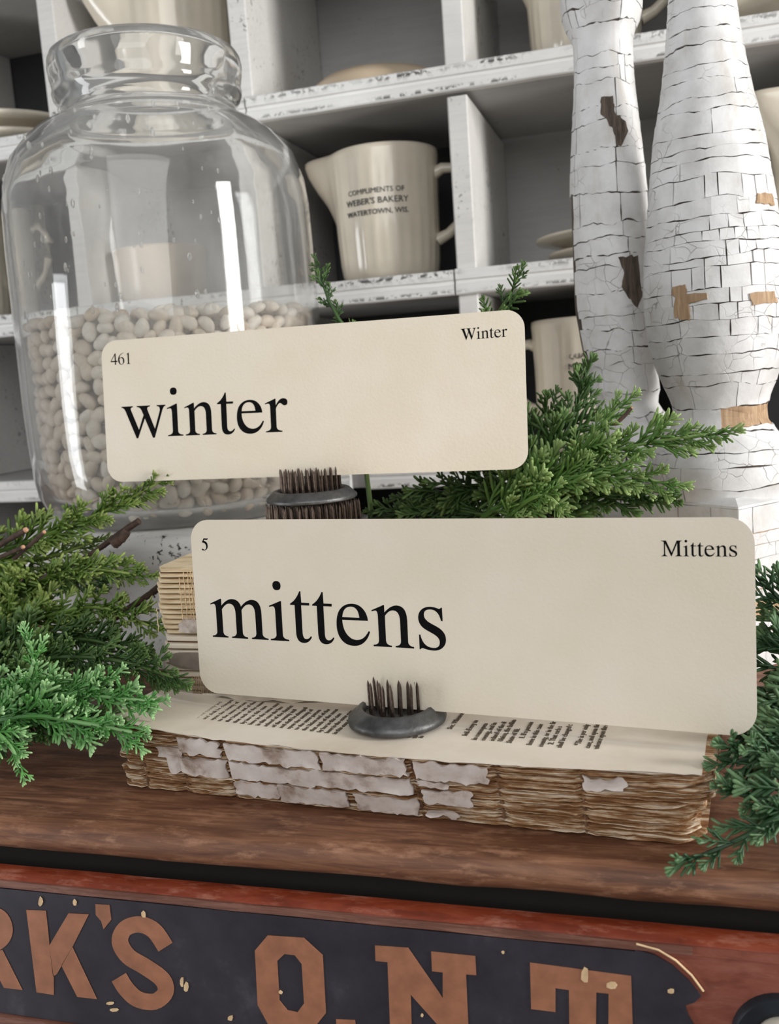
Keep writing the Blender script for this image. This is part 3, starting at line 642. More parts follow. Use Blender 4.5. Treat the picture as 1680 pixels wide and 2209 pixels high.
def cellsR(i):
    z = rr_[i]; u = [A0-2.4, A0-1.6]
    if z < .09: u += [A0-.62+.12*nz(z*40)+rq2.uniform(-.04, .04)]
    if .0 < z < .085: 
        x = A0-.1+rq2.uniform(-.25, .25)
        while x < A0+1.75: u.append(x); x += rq2.uniform(.16, .42)
    else:
        if rq2.random() < .22: u.append(A0+.1+rq2.uniform(-.3, .3))
        if rq2.random() < .35: u.append(A0+.75+rq2.uniform(-.2, .2))
    return sorted(u)+[A0+1.9, A0+2.7, A0+2*PI-2.4]
remR = [(A0-.12, A0+1.75, -.0416, -.0302)]
S_R = baluster(RB, .029, .56, tabR, -.080, .24, rr_, cellsR, remR, 8.8, 'crack', .0022, lean=-.024)
for (cu, cv, pts_, mt) in [(A0+.75, -.0359, [(-.86, .0052), (-.4, .0056), (0, .0050), (.4, .0055), (.9, .0054), (.92, -.0052), (.4, -.0054), (0, -.0050), (-.45, -.0056), (-.80, -.0052), (-.92, .0005)], 'tanwood'),
        (A0-.42, .0255, [(-.20, .0085), (-.02, .0090), (.0, .0040), (.26, .0036), (.27, .0005), (.02, -.0010), (.02, -.0095), (-.2, -.0075)], 'tanwood'), (A0+.62, .0235, [(-.22, .0035), (.18, .0042), (.25, -.0018), (-.18, -.0025)], 'tanwood'),
        (A0+.85, .0740, [(-.16, .0030), (.2, .0034), (.24, -.0026), (-.2, -.0020)], 'tanwood')]:
    scrap(RB, S_R, cu, cv, pts_, mt, .0016 if cv > 0 else .0005, 'bare_wood')
# the square block of the right baluster
DD = .0555; dl = math.radians(3); bc = Vector((.0318, .56, 0))
fc = bc+Vector((DD*math.sin(dl), -DD*math.cos(dl), 0)); lc = bc+Vector((-DD*math.cos(dl), -DD*math.sin(dl), 0)); rc = bc*2-lc; bk_ = bc*2-fc
b = MB(); ins = .985
def ic(p): return bc+(p-bc)*ins
q = [ic(fc), ic(rc), ic(bk_), ic(lc)]
b.add([(p.x, p.y, z) for z in (ZD, -.0815) for p in q], [(3, 2, 1, 0), (4, 5, 6, 7), (0, 1, 5, 4), (1, 2, 6, 5), (2, 3, 7, 6), (3, 0, 4, 7)]).build('block_core', M['tanwood'], RB, smooth=False)
for a_, b2, nm in ((lc, fc, 0), (fc, rc, 1), (rc, bk_, 2), (bk_, lc, 3)):
    d = (b2-a_); nrm = Vector((d.y, -d.x, 0)).normalized()
    if nrm.dot(a_-bc) < 0: nrm = -nrm
    L = d.length
    def S_B(u, v, off, a_=a_, d=d, nrm=nrm): return tuple(a_+d*u+nrm*(off-.0008)+Vector((0, 0, v)))
    if nm == 1: rz = [ZD, -.1545, -.1480, -.1390, -.1310, -.1245, -.1165, -.1085, -.1010, -.0945, -.0808]; cl = lambda i: [0.0]+sorted(random.Random(i+40).uniform(.08, .92) for _ in range(6 if i < 9 else 1))+[1.0]; rmv = [(.55, .8, -.137, -.124)]
    else: rz = [ZD, -.135, -.112, -.0808]; cl = lambda i, nm=nm: [0.0, .3+.1*i, .62+.08*i, 1.0] if nm == 0 else [0., 1.]; rmv = []
    flakes(RB, S_B, rz, 0, 1, .0016 if nm == 0 else .0008, cl, rmv, .004, .0003, .05, 30+nm, .0008, .0003)
b = MB(); q = [ic(fc), ic(rc), ic(bk_), ic(lc)]
b.add([tuple(bc+(p-bc)*s_+Vector((0, 0, z))) for z, s_ in ((-.0808, 1.0), (-.0795, 1.0), (-.0765, .80)) for p in q], [(0, 1, 5, 4), (1, 2, 6, 5), (2, 3, 7, 6), (3, 0, 4, 7), (4, 5, 9, 8), (5, 6, 10, 9), (6, 7, 11, 10), (7, 4, 8, 11), (8, 9, 10, 11)]).build('block_shoulder', M['paint'], RB, smooth=False)

# ------------------------------------------------------------------ the large coverless book lying spine forward
ZP = -.1392                                      # top page
bk = thing('coverless_book', (-.10, .40, ZD), 'large old book lying open without covers, its broken spine facing front, on the cabinet', 'book')
BD = Vector((.9958, -.0917, 0)); BN = Vector((.0917, .9958, 0)); BO = Vector((-.2290, .3385, 0)); BL = .2375
CORDS = [.055, .140, .238, .578, .712, .838]
def yf(s, v): return -.0075*math.sin(PI*min(1, max(0, s)))*v - .0015*v + .0022*(1-v)*s
def notch(s): return sum(max(0, 1-abs(s-c)/.0075) for c in CORDS)*.0022
def spine(s, v, off): 
    p = BO+BD*(BL*s)+BN*(yf(s, v)-off+notch(s)*.9); return (p.x, p.y, ZD+.0004+v*.0284)
def slab(fn, x_n, prof_, name, mat, root):
    b = MB(); vs = []; k = len(prof_)
    for i in range(x_n+1):
        for q in prof_: vs.append(fn(i/x_n, q))
    fs = [(i*k+j, i*k+(j+1) % k, (i+1)*k+(j+1) % k, (i+1)*k+j) for i in range(x_n) for j in range(k)] + [tuple(range(k)), tuple(reversed(range(x_n*k, x_n*k+k)))]
    b.add(vs, fs); return b.build(name, mat, root, angle=45)
SG = [(.15, .05), (.0040, .05), (.0012, .16), (0, .34), (.0005, .5), (0, .66), (.0012, .84), (.0040, .95), (.15, .95)]
ns = 17
for i in range(ns):
    l0 = random.uniform(-.002, .003); l1 = random.uniform(-.004, .002)+(.005 if i > 9 else 0); pr = random.uniform(-.0007, .0007)
    def fn(t, q, i=i, l0=l0, l1=l1, pr=pr):
        d, h = q; v = (i+h)/ns; s = (l0+(BL-l0+l1)*t)/BL
        j = .0009*nz(s*26, i*5.1)+.0006*nz(s*90, i*3.3)
        endr = .004*max(0, (.02-t)/.02)**2+.006*max(0, (t-.965)/.035)**2
        p = BO+BD*(BL*s+(.0018*nz(i*7.7, d*300, h*5) if t in (0., 1.) else 0))+BN*((yf(s, v)+notch(s)+j+pr+endr if d < .01 else 0)+d)
        return (p.x, p.y, ZD+.0004+v*.0284+.00022*nz(s*40, i*2.2))
    slab(fn, 110, SG, 'signature', M['sig'], bk)
for c in CORDS:
    MB().tube([spine(c+.001*nz(v*9, c*50), v, -.0003+.0004*nz(v*8, c*9)) for v in [k/10 for k in range(11)]], [.0008+.0003*nz(k*2., c*30) for k in range(11)], 6).build('binding_cord', M['cord'], bk)
def remnant(s0, s1, v0, v1, sd):
    nu, nv = max(4, int((s1-s0)*150)), 5
    def uv(p, q):
        e0 = v0+.055*nz(p*(s1-s0)*60, sd)+.03*nz(p*(s1-s0)*190, sd+2); e1 = v1+.055*nz(p*(s1-s0)*50, sd+5)+.03*nz(p*(s1-s0)*170, sd+7)
        a0 = s0+.006*nz(q*4, sd+11); a1 = s1+.006*nz(q*4, sd+13); return a0+(a1-a0)*p, e0+(e1-e0)*q
    def fr(p, q): s, v = uv(p, q); return spine(s, v, .0012+.0006*nz(s*60, v*5, sd)+(.0007 if q in (0., 1.) and nz(p*9, sd) > .1 else 0))
    def bk2(p, q): s, v = uv(p, q); return spine(s, v, .0002)
    MB().grid(fr, nu, nv, bk2).build('spine_scrap', M['remnant'], bk, angle=50)
for k, q in enumerate([(.148, .232, .70, .95), (.246, .42, .70, .95), (.425, .572, .70, .96), (.585, .700, .68, .95), (.100, .150, .58, .75), (.118, .236, .34, .62), (.245, .40, .38, .64), (.40, .573, .40, .65), (.590, .668, .30, .52), (.245, .33, .10, .33), (.330, .455, .07, .34), (.47, .574, .06, .32), (.59, .64, .08, .17), (.586, .635, .56, .64), (.015, .05, .80, .90), (.84, .90, .72, .86)]): remnant(*q, k*3.7+1)
def pagefn(lift, ov, sd, s0=-.006, s1=1.006):
    def f(p, q, dz=0.):
        s = s0+(s1-s0)*p; d = -ov+.150*q+.0012*nz(s*24, sd)*(1-q)+.0006*nz(s*110, sd+3)*(1-q)
        e = .0016*nz(q*14, sd+6)*(1 if p in (0., 1.) else 0)
        z = ZP-.0004+lift*max(0, 1-s/.22)**2*(1-q*.6)+.0004*nz(s*7, q*4, sd)+.0003*(1-q)+dz
        pt = BO+BD*(BL*s+e)+BN*(yf(s, 1.)+d); return (pt.x, pt.y, z)
    return f
for k, (lift, ov, sd) in enumerate([(.0016, .0006, 1.), (.0032, .0012, 7.)]):
    f = pagefn(lift, ov, sd); MB().grid(lambda p, q: f(p, q, .0003*k+.0002), 90, 10, lambda p, q: f(p, q, .0003*k)).build('page', M['page'], bk, angle=60)
def page_line(px, py, tx, size):
    st = P(px, py, z=ZP); vs, fs = font2d(tx, size, .00004); out = []
    for v in vs:
        p = st+BN*v.x*1.02+BD*(-v.y); out.append((p.x, p.y, ZP+.0005+(.0002 if v.z > 0 else -.0002)))
    MB().add(out, fs).build('printed_line', M['ink'], bk, smooth=False)
for q in [(974.5, 1575.6, 'Sec. Wheneve'), (1007, 1590, 'led.-Every m'), (1027.5, 1599, 'in consequen'), (1046, 1600, 'county, and in'), (1066, 1601, 'school of the d'), (1084, 1602, 'Union, the Indian'), (1103, 1605.5, 'State of Illi.'), (1130, 1596, '1. If a person'), (1146.5, 1610, 'here in this case'), (1170.6, 1614, 'county, or in the fir'), (1193, 1609, '2. That each s'), (1211, 1616, 'shall be changed t'), (1251, 1611, '*The is per only'), (1272, 1617, 'case, and upon the'), (1291, 1619, 'whence upon the c')]:
    page_line(*q, .0031)
frag = ['of the county and', 'to the same person', 'by law in this case', 'school of the district', 'upon the county of', 'that each of the same', 'in this case the law', 'and shall be changed', 'the Union and of the', 'here in the same case']
for i in range(19): page_line(426+16.6*i, 1553+1.85*i, frag[(i*7) % 10], .0028)
for i, tx in enumerate(['an', 'of', 'to', 'in']): page_line(872+13*i, 1593+1.5*i-2*(i > 2), tx, .0030)

# ------------------------------------------------------------------ two smaller coverless books stacked on the big one
def small_book(label, x0, x1, y0, z0, z1, nsig, mat, dep, sd):
    t = thing('coverless_book', ((x0+x1)/2, y0+dep/2, z0), label, 'book'); h = (z1-z0)/nsig
    for i in range(nsig):
        o0 = .0022*(abs((i+.5)/nsig-.5)*2)**3+random.uniform(-.0004, .0004); pr = random.uniform(-.0003, .0003)
        def fn(tt, q, i=i, o0=o0, pr=pr):
            d, hh = q; x = x0+o0+(x1-x0-2*o0)*tt; endr = .006*max(0, (.03-tt)/.03)**2
            dd = (pr+.0016*(abs((i+.5)/nsig-.5)*2)**2+.0003*nz(x*60, i*3.3, sd)+endr if d < .01 else 0)+d*(dep/.15)
            return (x, y0+dd, z0+(i+hh)*h)
        slab(fn, 46, [(.15, .13), (.0040, .13), (.0006, .17), (0, .30), (0, .70), (.0006, .83), (.0040, .87), (.15, .87)], 'signature', M[mat], t)
    MB().box((x0+.004, y0+.0035, z0+h*.3), (x1-.004, y0+dep-.003, z1-h*.3)).build('glue_core', M['core'], t, smooth=False)
    return t
sb1 = small_book('pale coverless book with grey leather scrap, lower of the two behind the mittens card', -.2262, -.055, .3745, ZP+.0014, -.1114, 8, 'sig3', .125, 1.)
sb2 = small_book('coverless book with striped spine and loose threads, upper of the two behind the mittens card', -.2262, -.052, .3745, -.1110, -.0800, 13, 'sig2', .122, 2.)
for k, (px, zt, zb) in enumerate([(392, -.084, -.104), (402, -.0815, -.106), (411, -.081, -.1075), (417, -.081, -.1075), (421, -.0815, -.100), (337, -.098, -.109), (425, -.082, -.109), (431, -.082, -.109)]):
    x = P(px, 1300, .374).x; pts = [(x+.0006*nz(j*.8, k*9.)-.0003*j/8, .37405-.0003*(j % 2), zt+(zb-zt)*j/10) for j in range(11)]
    MB().tube(pts, .00018, 5).build('thread', M['thread'], sb2)
for k in range(9):
    z = -.0835-k*.0026; x0 = P(388+random.uniform(-3, 6), 1300, .374).x
    MB().tube([(x0+j*.0014, .3739+.0002*nz(j*.9, k), z+.0004*nz(j*.7, k*3.)) for j in range(9)], .00013, 4).build('thread', M['thread'], sb2)
def flat_scrap(root, cxy, pts, y, mat, name, th=.0006):
    b = MB(); q = [P(px, py, y)+Vector((0, .0004*nz(px*.1, py*.1), 0)) for px, py in pts]; b.poly(q, (0, th, 0)); return b.build(name, M[mat], root, smooth=False)
flat_scrap(sb2, 0, [(382, 1350), (396, 1336), (412, 1334), (424, 1338), (440, 1340), (440, 1364), (404, 1366), (384, 1362), (388, 1354)], .3735, 'remnant', 'paper_scrap')
flat_scrap(sb1, 0, [(362, 1414), (384, 1408), (420, 1408), (470, 1412), (470, 1452), (430, 1446), (400, 1444), (380, 1440), (366, 1430)], .3738, 'leather', 'leather_scrap')
b = MB()
for i in range(34):
    a = P(415+i*4.6, 1458, .3738); c = P(417+i*4.6, 1506+i*.45, .3738); b.tube([a, (a+c)/2+Vector((random.uniform(-.0003, .0003), -.0002, 0)), c], .00016, 4)
for j in range(12):
    b.tube([P(414+i*26+random.uniform(-2, 2), 1459+j*4.0+i*2.6+random.uniform(-1, 1), .3738) for i in range(7)], .00016, 4)
M['mull'] = plain('brown_mull_cloth', c8(150, 126, 98), .9, 400, .3)
b.build('mull_cloth', M['mull'], sb1, kind='stuff')
MB().grid(lambda p, q: (-.205+.075*p, .3735-.006*math.sin(PI*p)*(1-q), ZP+.0012+.0018*(1-q)*nz(p*9, 2.)+.0004*q), 26, 3, lambda p, q: (-.205+.075*p, .3735-.006*math.sin(PI*p)*(1-q), ZP+.0009+.0018*(1-q)*nz(p*9, 2.)+.0004*q)).build('torn_page', M['page'], sb1)

# ------------------------------------------------------------------ lead flower frogs with steel pins
def frog(label, x, y, z, rb_, rt, h, rpin, ztop, step, pr, sd, skip=None):
    t = thing('flower_frog', (x, y, z), label, 'flower frog'); r = random.Random(sd)
    MB().lathe([(rb_*.93, .0002), (rb_*.99, .0008), (rb_, .0018), (rb_*.985, h*.42), (rb_*.94, h*.55), (rt*1.06, h*.92), (rt*1.0, h), (rt*.93, h*.96), (rt*.86, h*.62), (.0005, h*.58)], (x, y, z), 64, lambda q, zz, a: q*(1+.008*nz(math.cos(a)*4, math.sin(a)*4, zz*200))).build('lead_base', M['lead'], t, angle=50)
    bm_ = MB(); L = ztop-(z+h*.5); q = [(pr*1.05, 0), (pr, L*.5), (pr*.95, L-.0022), (pr*.55, L-.0009), (pr*.08, L)]
    bm_.lathe(q, (0, 0, 0), 8); proto = None
    n_ = int(rpin/step)+2
    for j in range(-n_, n_+1):
        for i in range(-n_, n_+1):
            xx, yy = (i+.5*(j % 2))*step, j*step*.866
            if math.hypot(xx, yy) > rpin+1e-6: continue
            if skip and skip(xx, yy): continue
            if proto is None: proto = bm_.build('pin', M['pin'], t, abs_=False); o = proto
            else: o = proto.copy(); COL.objects.link(o)
            o.parent = t; o.location = (xx+r.uniform(-.0002, .0002), yy+r.uniform(-.0002, .0002), h*.5); o.rotation_euler = (r.uniform(-.035, .035), r.uniform(-.045, .045), 0); o.scale = (1, 1, r.uniform(.93, 1.0))
    return t
frog('small lead pin frog holding the mittens card on the open page', -.1062, .3500, ZP+.0010, .0199, .0148, .0070, .0112, -.1195, .0040, .00064, 3, lambda x, y: abs(y+x*.13) < .0009)
frog('large lead pin frog at the bottom, standing on the stacked books under a smaller one', -.1765, .4570, -.0799, .0290, .0270, .0075, .0263, -.0622, .0038, .00064, 4)
frog('small lead pin frog standing on a larger one and holding the winter card', -.1762, .4570, -.0622, .0236, .0188, .0062, .0176, -.0445, .0034, .00062, 5, lambda x, y: abs(y) < .0009)

# ------------------------------------------------------------------ word cards
def card(label, cen, X, up, fwd, words):
    cen, X, up, fwd = map(Vector, (cen, X, up, fwd)); X.normalize(); fwd = (fwd-X*fwd.dot(X)).normalized(); up = X.cross(fwd)*-1
    if up.z < 0: up = -up
    W, H, r = .2286, .0762, .0088; pts = []
    for sx, sy, a0 in ((1, 1, 0), (-1, 1, 90), (-1, -1, 180), (1, -1, 270)):
        for k in range(9):
            a = math.radians(a0+90*k/8); pts.append((sx*(W/2-r)+r*math.cos(a), sy*(H/2-r)+r*math.sin(a)))
    base = cen-up*H/2
    t = thing('word_card', base, label, 'card')
    MB().poly([cen+X*u+up*v-fwd*.0002 for u, v in pts], fwd*.00045).build('card_sheet', M['card'], t, smooth=False)
    def uv(px, py):
        d = P(px, py, 1.0); k = cen.dot(fwd)/d.dot(fwd); q = d*k-cen; return q.dot(X), q.dot(up)
    for tx, xl, xr, b0, b1, xh_px, em in words:
        (u0, v0), (u1, v1) = uv(*b0), uv(*b1); sl = (v1-v0)/(u1-u0); ul = uv(xl, b0[1])[0]; ur = uv(xr, b1[1])[0]
        polys = word_polys(tx); xs = [p[0] for q in polys for p in q]; x0, x1 = min(xs), max(xs)
        (_, va), (_, vb_) = uv(b0[0], b0[1]), uv(b0[0], b0[1]-xh_px); sy = (vb_-va)/em; sx = (ur-ul)/(x1-x0)
        vs, fs = fill2d(polys, .5); out = []
        for v in vs:
            u = ul+(v.x-x0)*sx; out.append(cen+X*u+up*(v0+sl*(u-u0)+v.y*sy)-fwd*(.00026 if v.z > 0 else .00012))
        MB().add(out, fs).build('printed_word', M['print'], t, smooth=False)
    return t
card('cream word card reading mittens, in front on the open book', (-.0854, .3497, -.0947), (.992, -.129, .001), (.007, .06, .998), (.128, .99, -.06),
     [('mittens', 458.8, 963, (464, 1373.7), (894, 1398.7), 83, 460), ('5', 436, 450.5, (436, 1186.5), (450, 1187), 26, 676), ('Mittens', 1426, 1590, (1429, 1199.8), (1587, 1200.5), 23.5, 460)])
card('cream word card reading winter, held higher up behind the mittens card', (-.1773, .4574, -.0112), (1, .01, -.009), (.008, .094, .995), (-.011, .995, -.094),
     [('winter', 265.7, 622.9, (372, 940.7), (612, 931.4), 70, 460), ('461', 240, 282, (240, 787.5), (282, 785), 24.5, 676), ('Winter', 994, 1094, (1028.6, 731.4), (1090.8, 726.6), 17, 460)])

# ------------------------------------------------------------------ juniper sprigs and twigs
def needle(b, p, d, L, r, up):
    d = d.normalized(); a = d.cross(up).normalized(); c = a.cross(d); vs = []
    bend = up*L*.10
    for t, k in ((0, .6), (.4, 1.), (.88, .82)):
        q = p+d*L*t+bend*t*t
        for s_ in range(4): an = PI/4+PI/2*s_; vs.append(q+(a*math.cos(an)*1.15+c*math.sin(an)*.8)*r*k)
    vs.append(p+d*L+bend); fs = [(i*4+j, i*4+(j+1) % 4, i*4+4+(j+1) % 4, i*4+4+j) for i in (0, 1) for j in range(4)] + [(8+j, 8+(j+1) % 4, 12) for j in range(4)]
    b.add(vs, fs)
def make_branchlet(sd):
    r = random.Random(sd); b = MB(); U = Vector((0, 0, 1))
    cv = r.uniform(-.12, .12)
    pts = [Vector((t, cv*t*t+.03*math.sin(t*5+sd), .06*t*t)) for t in (0, .25, .5, .75, .95)]
    b.tube(pts, [.040, .042, .040, .036, .026], 5); n_ = r.randint(7, 9)
    def at(t):
        k = min(3, int(t/.2375)); return pts[k].lerp(pts[k+1], min(1, (t-k*.2375)/.2375))
    for i in range(n_):
        t = .10+.80*(i+r.uniform(-.3, .3))/n_; p = at(max(.02, t)); side = 1 if i % 2 else -1
        a = r.uniform(.32, .72); d = Vector((math.cos(a), side*math.sin(a), r.uniform(-.5, .65))).normalized()
        if i < n_*.55 and r.random() < .28:            # a short forked side twig
            L = r.uniform(.30, .42); q = p+d*L; b.tube([p, p+d*L*.5, q], [.034, .036, .032], 4)
            e = d.cross(U).normalized()
            for w_ in (-.55, .5, .05): needle(b, q-d*L*r.uniform(.1, .5)*(abs(w_) > .1), (d+e*w_+U*r.uniform(-.3, .4)).normalized(), r.uniform(.20, .30), r.uniform(.040, .048), U)
        else: needle(b, p, d, r.uniform(.40, .62)*(1-.3*t), r.uniform(.036, .044), U)
        if r.random() < .4: needle(b, p, Vector((.85, side*r.uniform(0, .35), r.choice([.6, -.5]))), r.uniform(.24, .36), .042, Vector((0, 1, 0)))
    for w_ in (-.4, .38, 0.): needle(b, pts[-1]-Vector((.06, 0, 0)), Vector((1, w_+cv, r.uniform(-.1, .25))), r.uniform(.20, .30), .043, U)
    me = bpy.data.meshes.new('branchlet'); me.from_pydata([tuple(v) for v in b.v], [], b.f); me.polygons.foreach_set('use_smooth', [True]*len(me.polygons)); return me
BR = {}
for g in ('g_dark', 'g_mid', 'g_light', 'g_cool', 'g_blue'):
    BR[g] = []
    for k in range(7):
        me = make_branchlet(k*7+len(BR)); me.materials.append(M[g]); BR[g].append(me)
rs = random.Random(99)
def crv(pts, n_):
    pts = [Vector(p) for p in pts]; out = []
    for i in range(len(pts)-1):
        p0, p1, p2, p3 = pts[max(i-1, 0)], pts[i], pts[i+1], pts[min(i+2, len(pts)-1)]
        for k in range(n_):
            t = k/n_; out.append(.5*((2*p1)+(p2-p0)*t+(2*p0-5*p1+4*p2-p3)*t*t+(3*p1-p0-3*p2+p3)*t**3))
    return out+[pts[-1]]
def sprig(label, path, mat, size=.026, dens=1.0, ang=.62, tipk=.55, depth=.5, start=.0):
    pts = crv([P(a, b_, y) for a, b_, y in path], 8); low = min(pts, key=lambda q: q.z)
    t = thing('juniper_sprig', pts[0], label, 'greenery', 'juniper sprigs laid around the cards')
    n_ = len(pts); MB().tube(pts, [.0015*(1-.6*i/n_) for i in range(n_)], 6).build('stem', M['bark'] if size > .029 else M[mat], t)
    ln = [0.]
    for a, c in zip(pts[:-1], pts[1:]): ln.append(ln[-1]+(c-a).length)
    tot = ln[-1]; s = tot*start; step = .0043/dens; side = 1
    while s <= tot+1e-6:
        k = max(i for i in range(n_) if ln[i] <= s+1e-9); k = min(k, n_-2); f_ = (s-ln[k])/(ln[k+1]-ln[k]+1e-9); p = pts[k].lerp(pts[k+1], f_)
        d = (pts[k+1]-pts[k]).normalized(); view = (-p).normalized(); sd = d.cross(view).normalized(); nrm = sd.cross(d)
        fr = s/tot; a = ang*(1-.35*fr)*rs.uniform(.35, 1.35)*side; o_ = rs.uniform(-depth, depth)*1.3
        if s+step > tot: a = 0; o_ = 0
        dx = (d*math.cos(a)+sd*math.sin(a)+nrm*o_*.8).normalized(); z_ = (view+Vector((rs.uniform(-.5, .5), rs.uniform(-.5, .5), rs.uniform(-.3, .6)))); y_ = z_.cross(dx).normalized(); z_ = dx.cross(y_)
        sc = size*(1-(1-tipk)*fr)*rs.uniform(.7, 1.2)
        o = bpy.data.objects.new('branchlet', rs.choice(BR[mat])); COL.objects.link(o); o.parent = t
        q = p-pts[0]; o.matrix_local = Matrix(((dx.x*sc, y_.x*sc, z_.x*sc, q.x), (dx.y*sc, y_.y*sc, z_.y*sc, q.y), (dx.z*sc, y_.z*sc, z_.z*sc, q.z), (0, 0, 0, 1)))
        side = -side; s += step*rs.uniform(.7, 1.3)
    return t
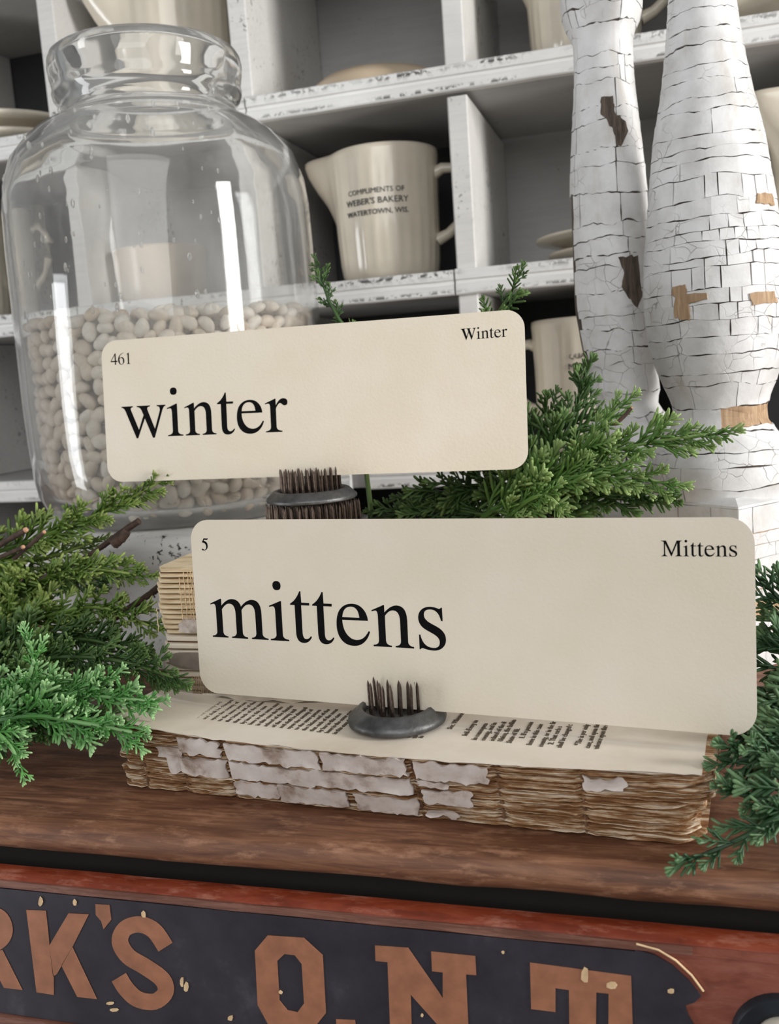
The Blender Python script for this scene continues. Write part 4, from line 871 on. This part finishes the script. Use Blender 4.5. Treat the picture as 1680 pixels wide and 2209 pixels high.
SP = [
 ('topmost juniper sprig of the left bunch, reaching across the jar foot', [(-60, 1210, .440), (110, 1150, .440), (235, 1098, .448), (352, 1036, .455)], 'g_mid', .022, 1.2),
 ('yellow green juniper sprig at left, second from the top below the cut twigs', [(-70, 1330, .425), (60, 1265, .42), (170, 1228, .415), (298, 1240, .41)], 'g_mid', .024, 1.2),
 ('green juniper sprig at left pointing at the striped book', [(-60, 1390, .405), (100, 1330, .405), (215, 1310, .40), (322, 1350, .392)], 'g_mid', .024, 1.2),
 ('juniper sprig low behind the left bunch at the photo edge', [(-70, 1260, .452), (40, 1215, .452), (130, 1195, .455), (200, 1170, .458)], 'g_mid', .020, 1.0),
 ('dark juniper sprig at left lying over the lower small book', [(-60, 1460, .372), (110, 1420, .370), (250, 1425, .364), (375, 1462, .354)], 'g_dark', .022, 1.3),
 ('dark juniper sprig in the middle of the left bunch', [(-70, 1430, .392), (60, 1385, .39), (190, 1380, .388), (300, 1412, .38)], 'g_dark', .024, 1.3),
 ('bright juniper sprig at left reaching to the corner of the open book', [(-80, 1520, .347), (60, 1495, .342), (190, 1500, .337), (318, 1512, .334)], 'g_cool', .022, 1.2),
 ('bright juniper sprig at left hanging lowest beside the book spine', [(-80, 1570, .335), (70, 1545, .330), (180, 1560, .327), (286, 1580, .324)], 'g_cool', .021, 1.1),
 ('bright juniper tip at the left photo edge drooping onto the wood', [(-70, 1540, .324), (-10, 1580, .319), (25, 1615, .315), (42, 1648, .312)], 'g_cool', .018, .9),
 ('bright upright juniper tip in the left bunch', [(40, 1530, .338), (55, 1480, .338), (72, 1430, .338), (62, 1392, .339)], 'g_cool', .017, 1.0),
 ('dark juniper sprig under the bright ones at left', [(-70, 1590, .345), (30, 1560, .343), (120, 1560, .340), (230, 1560, .336)], 'g_dark', .021, 1.2),
 ('green juniper sprig low at the left photo edge', [(-80, 1480, .36), (0, 1470, .357), (70, 1465, .355), (150, 1480, .352)], 'g_dark', .022, 1.1),
 ('long pale juniper sprig crossing the foot of the balusters', [(1040, 1115, .486), (1150, 1050, .482), (1270, 990, .478), (1400, 955, .474), (1535, 936, .470)], 'g_light', .026, 1.15),
 ('pale juniper sprig pointing right in front of the square baluster base', [(1060, 1100, .478), (1180, 1045, .474), (1300, 1020, .470), (1425, 1040, .466)], 'g_light', .025, 1.1),
 ('dark juniper sprig rising along the left baluster', [(1140, 1060, .505), (1205, 960, .512), (1245, 880, .518), (1262, 812, .522)], 'g_dark', .027, 1.2),
 ('pale juniper tip curling forward right of the winter card', [(1085, 1125, .476), (1135, 1082, .469), (1178, 1070, .462), (1216, 1102, .457)], 'g_light', .019, 1.0),
 ('dark juniper sprig fanning left below the winter card', [(1200, 1090, .50), (1090, 1055, .502), (990, 1050, .505), (885, 1095, .51)], 'g_dark', .028, 1.1),
 ('dark juniper sprig low below the pale ones at right', [(1120, 1095, .495), (1230, 1075, .492), (1330, 1070, .490), (1420, 1075, .486)], 'g_dark', .026, 1.2),
 ('dark juniper sprig close behind the right edge of the winter card', [(1100, 1050, .51), (1135, 990, .514), (1160, 940, .518), (1185, 890, .522)], 'g_dark', .025, 1.2),
 ('small pale juniper fan before the foot of the left baluster', [(1230, 1020, .476), (1262, 960, .475), (1300, 915, .475), (1335, 880, .475)], 'g_light', .020, 1.1),
 ('dark juniper sprig lowest, behind the top edge of the mittens card', [(1080, 1120, .50), (980, 1100, .502), (880, 1105, .505), (800, 1120, .51)], 'g_dark', .022, 1.0),
 ('topmost dark juniper sprig at the right edge beside the mittens card', [(1790, 1400, .385), (1730, 1340, .388), (1680, 1290, .39), (1640, 1250, .392)], 'g_blue', .022, 1.2),
 ('dark juniper sprig at right, second below the top one', [(1800, 1480, .375), (1740, 1430, .376), (1690, 1400, .378), (1648, 1395, .38)], 'g_blue', .023, 1.2),
 ('dark juniper sprig at right, level with the lower card corner', [(1810, 1540, .382), (1740, 1530, .380), (1670, 1540, .378), (1612, 1585, .374)], 'g_blue', .023, 1.2),
 ('dark green juniper sprig at right pointing at the open page', [(1820, 1620, .338), (1740, 1615, .336), (1665, 1625, .330), (1592, 1640, .325)], 'g_blue', .022, 1.1),
 ('green juniper sprig at right touching the ragged book end', [(1830, 1700, .320), (1750, 1700, .317), (1660, 1725, .313), (1568, 1706, .310)], 'g_blue', .021, 1.0),
 ('bright juniper sprig lowest at right, hanging over the cabinet edge', [(1830, 1680, .314), (1725, 1735, .307), (1615, 1800, .300), (1508, 1848, .294)], 'g_blue', .020, .95),
 ('dark juniper sprig filling the right photo edge behind the others', [(1800, 1460, .385), (1740, 1500, .38), (1700, 1540, .375), (1685, 1600, .366)], 'g_blue', .024, 1.1),
 ('small grey green juniper tip rising beside the jar above the winter card', [(800, 1100, .505), (775, 900, .503), (752, 735, .500), (726, 680, .500), (706, 640, .50), (686, 575, .502)], 'g_dark', .017, .8, .62, .55, .5, .62),
 ('small grey green juniper tip rising above the right corner of the winter card', [(1010, 1080, .505), (1020, 900, .503), (1050, 730, .50), (1078, 670, .50), (1098, 640, .50), (1117, 598, .50)], 'g_dark', .022, 1.0, .75, .6, .5, .60),
 ('dark juniper sprig deep in the left bunch behind the cut twigs', [(-70, 1310, .462), (30, 1275, .460), (130, 1250, .458), (225, 1262, .456)], 'g_dark', .024, 1.2),
 ('yellow green juniper sprig in the middle of the left bunch above the dark ones', [(-70, 1350, .418), (40, 1335, .412), (140, 1360, .406), (250, 1385, .40)], 'g_mid', .024, 1.2),
 ('bright juniper sprig at left rising between the two that reach the book', [(-80, 1610, .340), (20, 1545, .338), (120, 1510, .337), (222, 1468, .338)], 'g_cool', .021, 1.1),
 ('dark juniper sprig at left just above the bright ones', [(-70, 1425, .382), (20, 1440, .378), (130, 1462, .370), (240, 1478, .360)], 'g_dark', .023, 1.2),
 ('dark juniper sprig at the right photo edge above the ragged book end', [(1830, 1570, .362), (1760, 1575, .357), (1690, 1605, .350), (1630, 1660, .342)], 'g_blue', .024, 1.1),
 ('dark juniper sprig at the right photo edge beside the middle of the mittens card', [(1810, 1430, .392), (1745, 1440, .39), (1690, 1465, .388), (1650, 1490, .386)], 'g_blue', .024, 1.1),
]
for s in SP: sprig(*s)
def twig(label, path, r0, r1, cut=True):
    pts = crv([P(a, b_, y) for a, b_, y in path], 6); t = thing('twig', pts[0], label, 'twig'); k = len(pts)
    MB().tube(pts, [(r0+(r1-r0)*i/(k-1))*(1+.18*nz(i*.9, r0*9e3)) for i in range(k)], 8).build('stem', M['bark'], t, angle=60)
    if cut:
        d = (pts[-1]-pts[-2]).normalized(); MB().tube([pts[-1]-d*.0005, pts[-1]+d*.0006], [r1*1.0, r1*.8], 8).build('cut_end', M['cut'], t)
    return t
twig('brown twig with dark stub lying across the riser below the jar', [(60, 1262, .452), (180, 1205, .452), (260, 1150, .452), (300, 1124, .452)], .0013, .0019, False)
twig('short thick brown stub below the jar foot', [(246, 1172, .4505), (262, 1160, .4505), (274, 1146, .4505)], .0034, .0026, False)
twig('thin brown twig reaching from the greens to the striped book', [(230, 1345, .43), (300, 1298, .43), (350, 1262, .44), (425, 1206, .45)], .0016, .0022, False)
twig('cut brown twig with pale end, uppermost at the left photo edge', [(-50, 1205, .43), (0, 1175, .43), (56, 1143, .43)], .0017, .0016)
twig('cut brown twig with pale end pointing at the jar foot', [(30, 1205, .425), (60, 1180, .425), (95, 1148, .425)], .0011, .0012)
twig('short cut brown twig with pale end below the other cut ends', [(-40, 1215, .42), (10, 1198, .42), (50, 1180, .42)], .0012, .0012)
twig('tiny forked brown twig in front of the left baluster foot', [(1325, 915, .47), (1342, 902, .47), (1362, 880, .47)], .0011, .0008)
# everything above was written relative to the lens: lift the whole place so that the floor is at height zero
for o in SC.objects:
    if o.parent is None and o.type in ('MESH', 'EMPTY'): o.location.z += CZ
